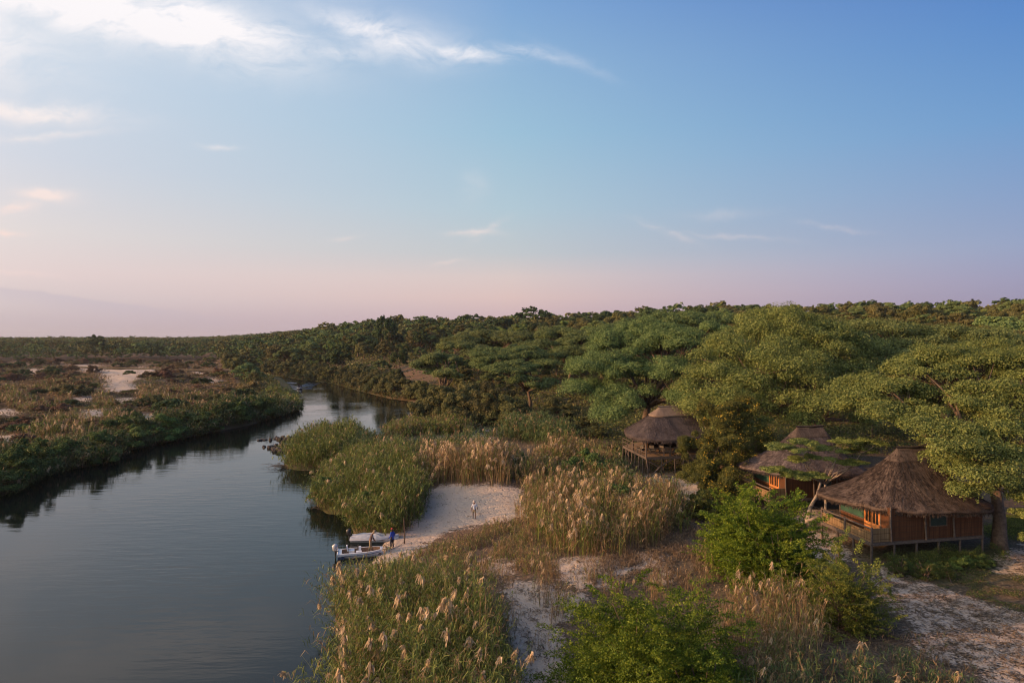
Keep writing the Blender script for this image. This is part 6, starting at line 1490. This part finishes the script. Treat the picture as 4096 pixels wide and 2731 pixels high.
def wake():
    rng = np.random.default_rng(8); Vs, Fs = [], []; off = 0
    lines = [((1206,1553),(1236,1540),(1264,1528),1.3),((1190,1556),(1170,1555),(1150,1552),.8),((1214,1556),(1226,1553),(1240,1551),.5),((1140,1531),(1160,1530),(1186,1532),.7),((1204,1548),(1222,1544),(1246,1535),.8),((1150,1545),(1180,1546),(1200,1547),.6),((1128,1540),(1150,1540),(1176,1539),.6)]
    for a, b, c_, w in lines:
        A, B, C_ = [np.array([*wp(*q), 0]) for q in (a, b, c_)]
        for k in range(5):
            T = np.linspace(0, 1, 15)[:,None]; P = (1-T)**2*A + 2*T*(1-T)*B + T**2*C_ + rng.normal(0, .9, (1,3))*[1,1,0]; P[:,2] = .02
            wd = .6*w*(.25+.5*np.sin(np.pi*T[:,0]))*rng.uniform(.5,1.1)*(.6+.6*rng.random(15)); hh = .12*np.sin(np.pi*T[:,0])
            n_ = np.array([0,1.,0]); L0 = P - n_*wd[:,None]; M0 = P + [0,0,1]*hh[:,None]; R0 = P + n_*wd[:,None]
            V, F = loft_open([L0, M0, R0]); Vs.append(V); Fs.append(F+off); off += len(V)
    o = add('boat_wake', [(np.concatenate(Vs), np.concatenate(Fs), 0)], [M['foam']], smooth=True); tag(o, 'pale V-shaped wake trailing from the distant boat', 'wake', kind='stuff')
wake()
# ------------------------------------------------------------------ rocks in the river
def rock(X_, Y_, wpx, hpx, label, group, seed):
    x, y = wp(X_, Y_); D = y; w = wpx/FPX*D/2*1.25; h = max(.22, hpx/FPX*D*1.25)
    bm = bmesh.new(); bmesh.ops.create_icosphere(bm, subdivisions=3, radius=1); r = random.Random(seed); ph = [r.uniform(0, 6.28) for _ in range(6)]
    for v in bm.verts:
        c_ = v.co; k = 1+.16*math.sin(c_.x*3.1+ph[0])*math.cos(c_.y*2.7+ph[1])+.10*math.sin(c_.z*5+ph[2]+c_.x*4)+.07*math.sin(c_.y*8+ph[3])+r.uniform(-.03,.03)
        q = Vector((round(c_.x*2.6)/2.6, round(c_.y*2.6)/2.6, round(c_.z*2.4)/2.4)); v.co = (c_*.62+q*.38)*k
    me = bpy.data.meshes.new('river_rock'); bm.to_mesh(me); bm.free(); me.materials.append(M['rock']); o = bpy.data.objects.new('river_rock', me); COL.objects.link(o)
    o.location = (x, y+w*.3, h*.12); o.scale = (w, w*r.uniform(.7,1), h*.95); o.rotation_euler = (0,0,r.uniform(0,6.28)); tag(o, label, 'rock', group)
for i, (X_, Y_, w, h_) in enumerate([(1035,1762,14,3),(1045,1760,8,6),(1058,1760,16,4),(1080,1761,12,9),(1104,1750,7,5),(1100,1756,12,4),(1110,1757,14,8),(1118,1761,14,9),(1130,1755,16,10),(1138,1760,16,9),(1152,1752,14,8),(1162,1757,22,10),(1152,1762,14,5),(1174,1756,12,6)]):
    rock(X_, Y_, w, h_, 'dark rock in the farther row beside the reed promontory', 'farther row of river rocks', i)
for i, (X_, Y_, w, h_) in enumerate([(1055,1788,12,6),(1055,1793,6,3),(1080,1792,22,9),(1092,1797,18,7),(1103,1789,14,12),(1098,1806,20,9),(1122,1793,22,18),(1118,1806,30,14),(1136,1802,24,12),(1150,1792,24,10),(1140,1810,16,6)]):
    rock(X_, Y_, w, h_, 'dark wet boulder in the nearer pile beside the reed promontory', 'nearer pile of river boulders', 40+i)
for i, (X_, Y_, w, h_, lb) in enumerate([(1597,1698,12,5,'small dark rock alone in the still inlet before the thicket'),(1340,1745,30,6,'flat dark rock at the far edge of the promontory'),(1490,1742,16,5,'low dark rock at the mouth of the inlet')]): rock(X_, Y_, w, h_, lb, None, 80+i)
# drowned branches by the promontory tip and reed bank
def snag(label, X_, Y_, seed, s=1.0, n=9):
    r = np.random.default_rng(seed); x, y = wp(X_, Y_); t = thing('drowned_branch', label, 'branch', (x, y, -.05)); mb = MB()
    for k in range(n):
        a = r.uniform(2.4, 4.0); L = s*r.uniform(.8, 2.6); p0 = np.array([r.normal(0,.5)*s+1.2*s, r.normal(0,.8)*s, 0]); d = np.array([math.cos(a), math.sin(a)*.6, .12])
        mb.a(tube([p0, p0+d*L*.5+[0,0,.25*s], p0+d*L], [.035,.025,.012], 4, False))
        for j in range(4): q = p0+d*L*r.uniform(.3,1)+[0,0,.1]; mb.a(tube([q, q+r.normal(0,.3,3)*s*[1,1,.6]], [.015,.008], 3, False))
    mb.build('twigs', [M['bark']], t)
snag('half drowned twigs off the left tip of the reed promontory', 1110, 1868, 5, 1.3, 14)
snag('bare twigs poking from the water at the edge of the green reed bank', 1282, 2036, 6, .7)
snag('thin twigs reaching over the water beneath the foreground reeds', 1405, 2600, 7, .5, 7)
# ------------------------------------------------------------------ haze
HAZE = 0.00006
if HAZE:
    V, F = box(-2600, 2600, -120, 5200, -4, 62); o = add('haze', [(V, F, 0)], []); tag(o, 'thin evening haze over the plain', 'haze', kind='stuff')
    m = bpy.data.materials.new('haze'); m.use_nodes = True; m.node_tree.nodes.clear(); pv = m.node_tree.nodes.new('ShaderNodeVolumePrincipled'); mo = m.node_tree.nodes.new('ShaderNodeOutputMaterial')
    m.node_tree.links.new(pv.outputs[0], mo.inputs['Volume']); pv.inputs['Density'].default_value = HAZE; pv.inputs['Color'].default_value = (.85,.86,.92,1); pv.inputs['Anisotropy'].default_value = .2
    o.data.materials.append(m)
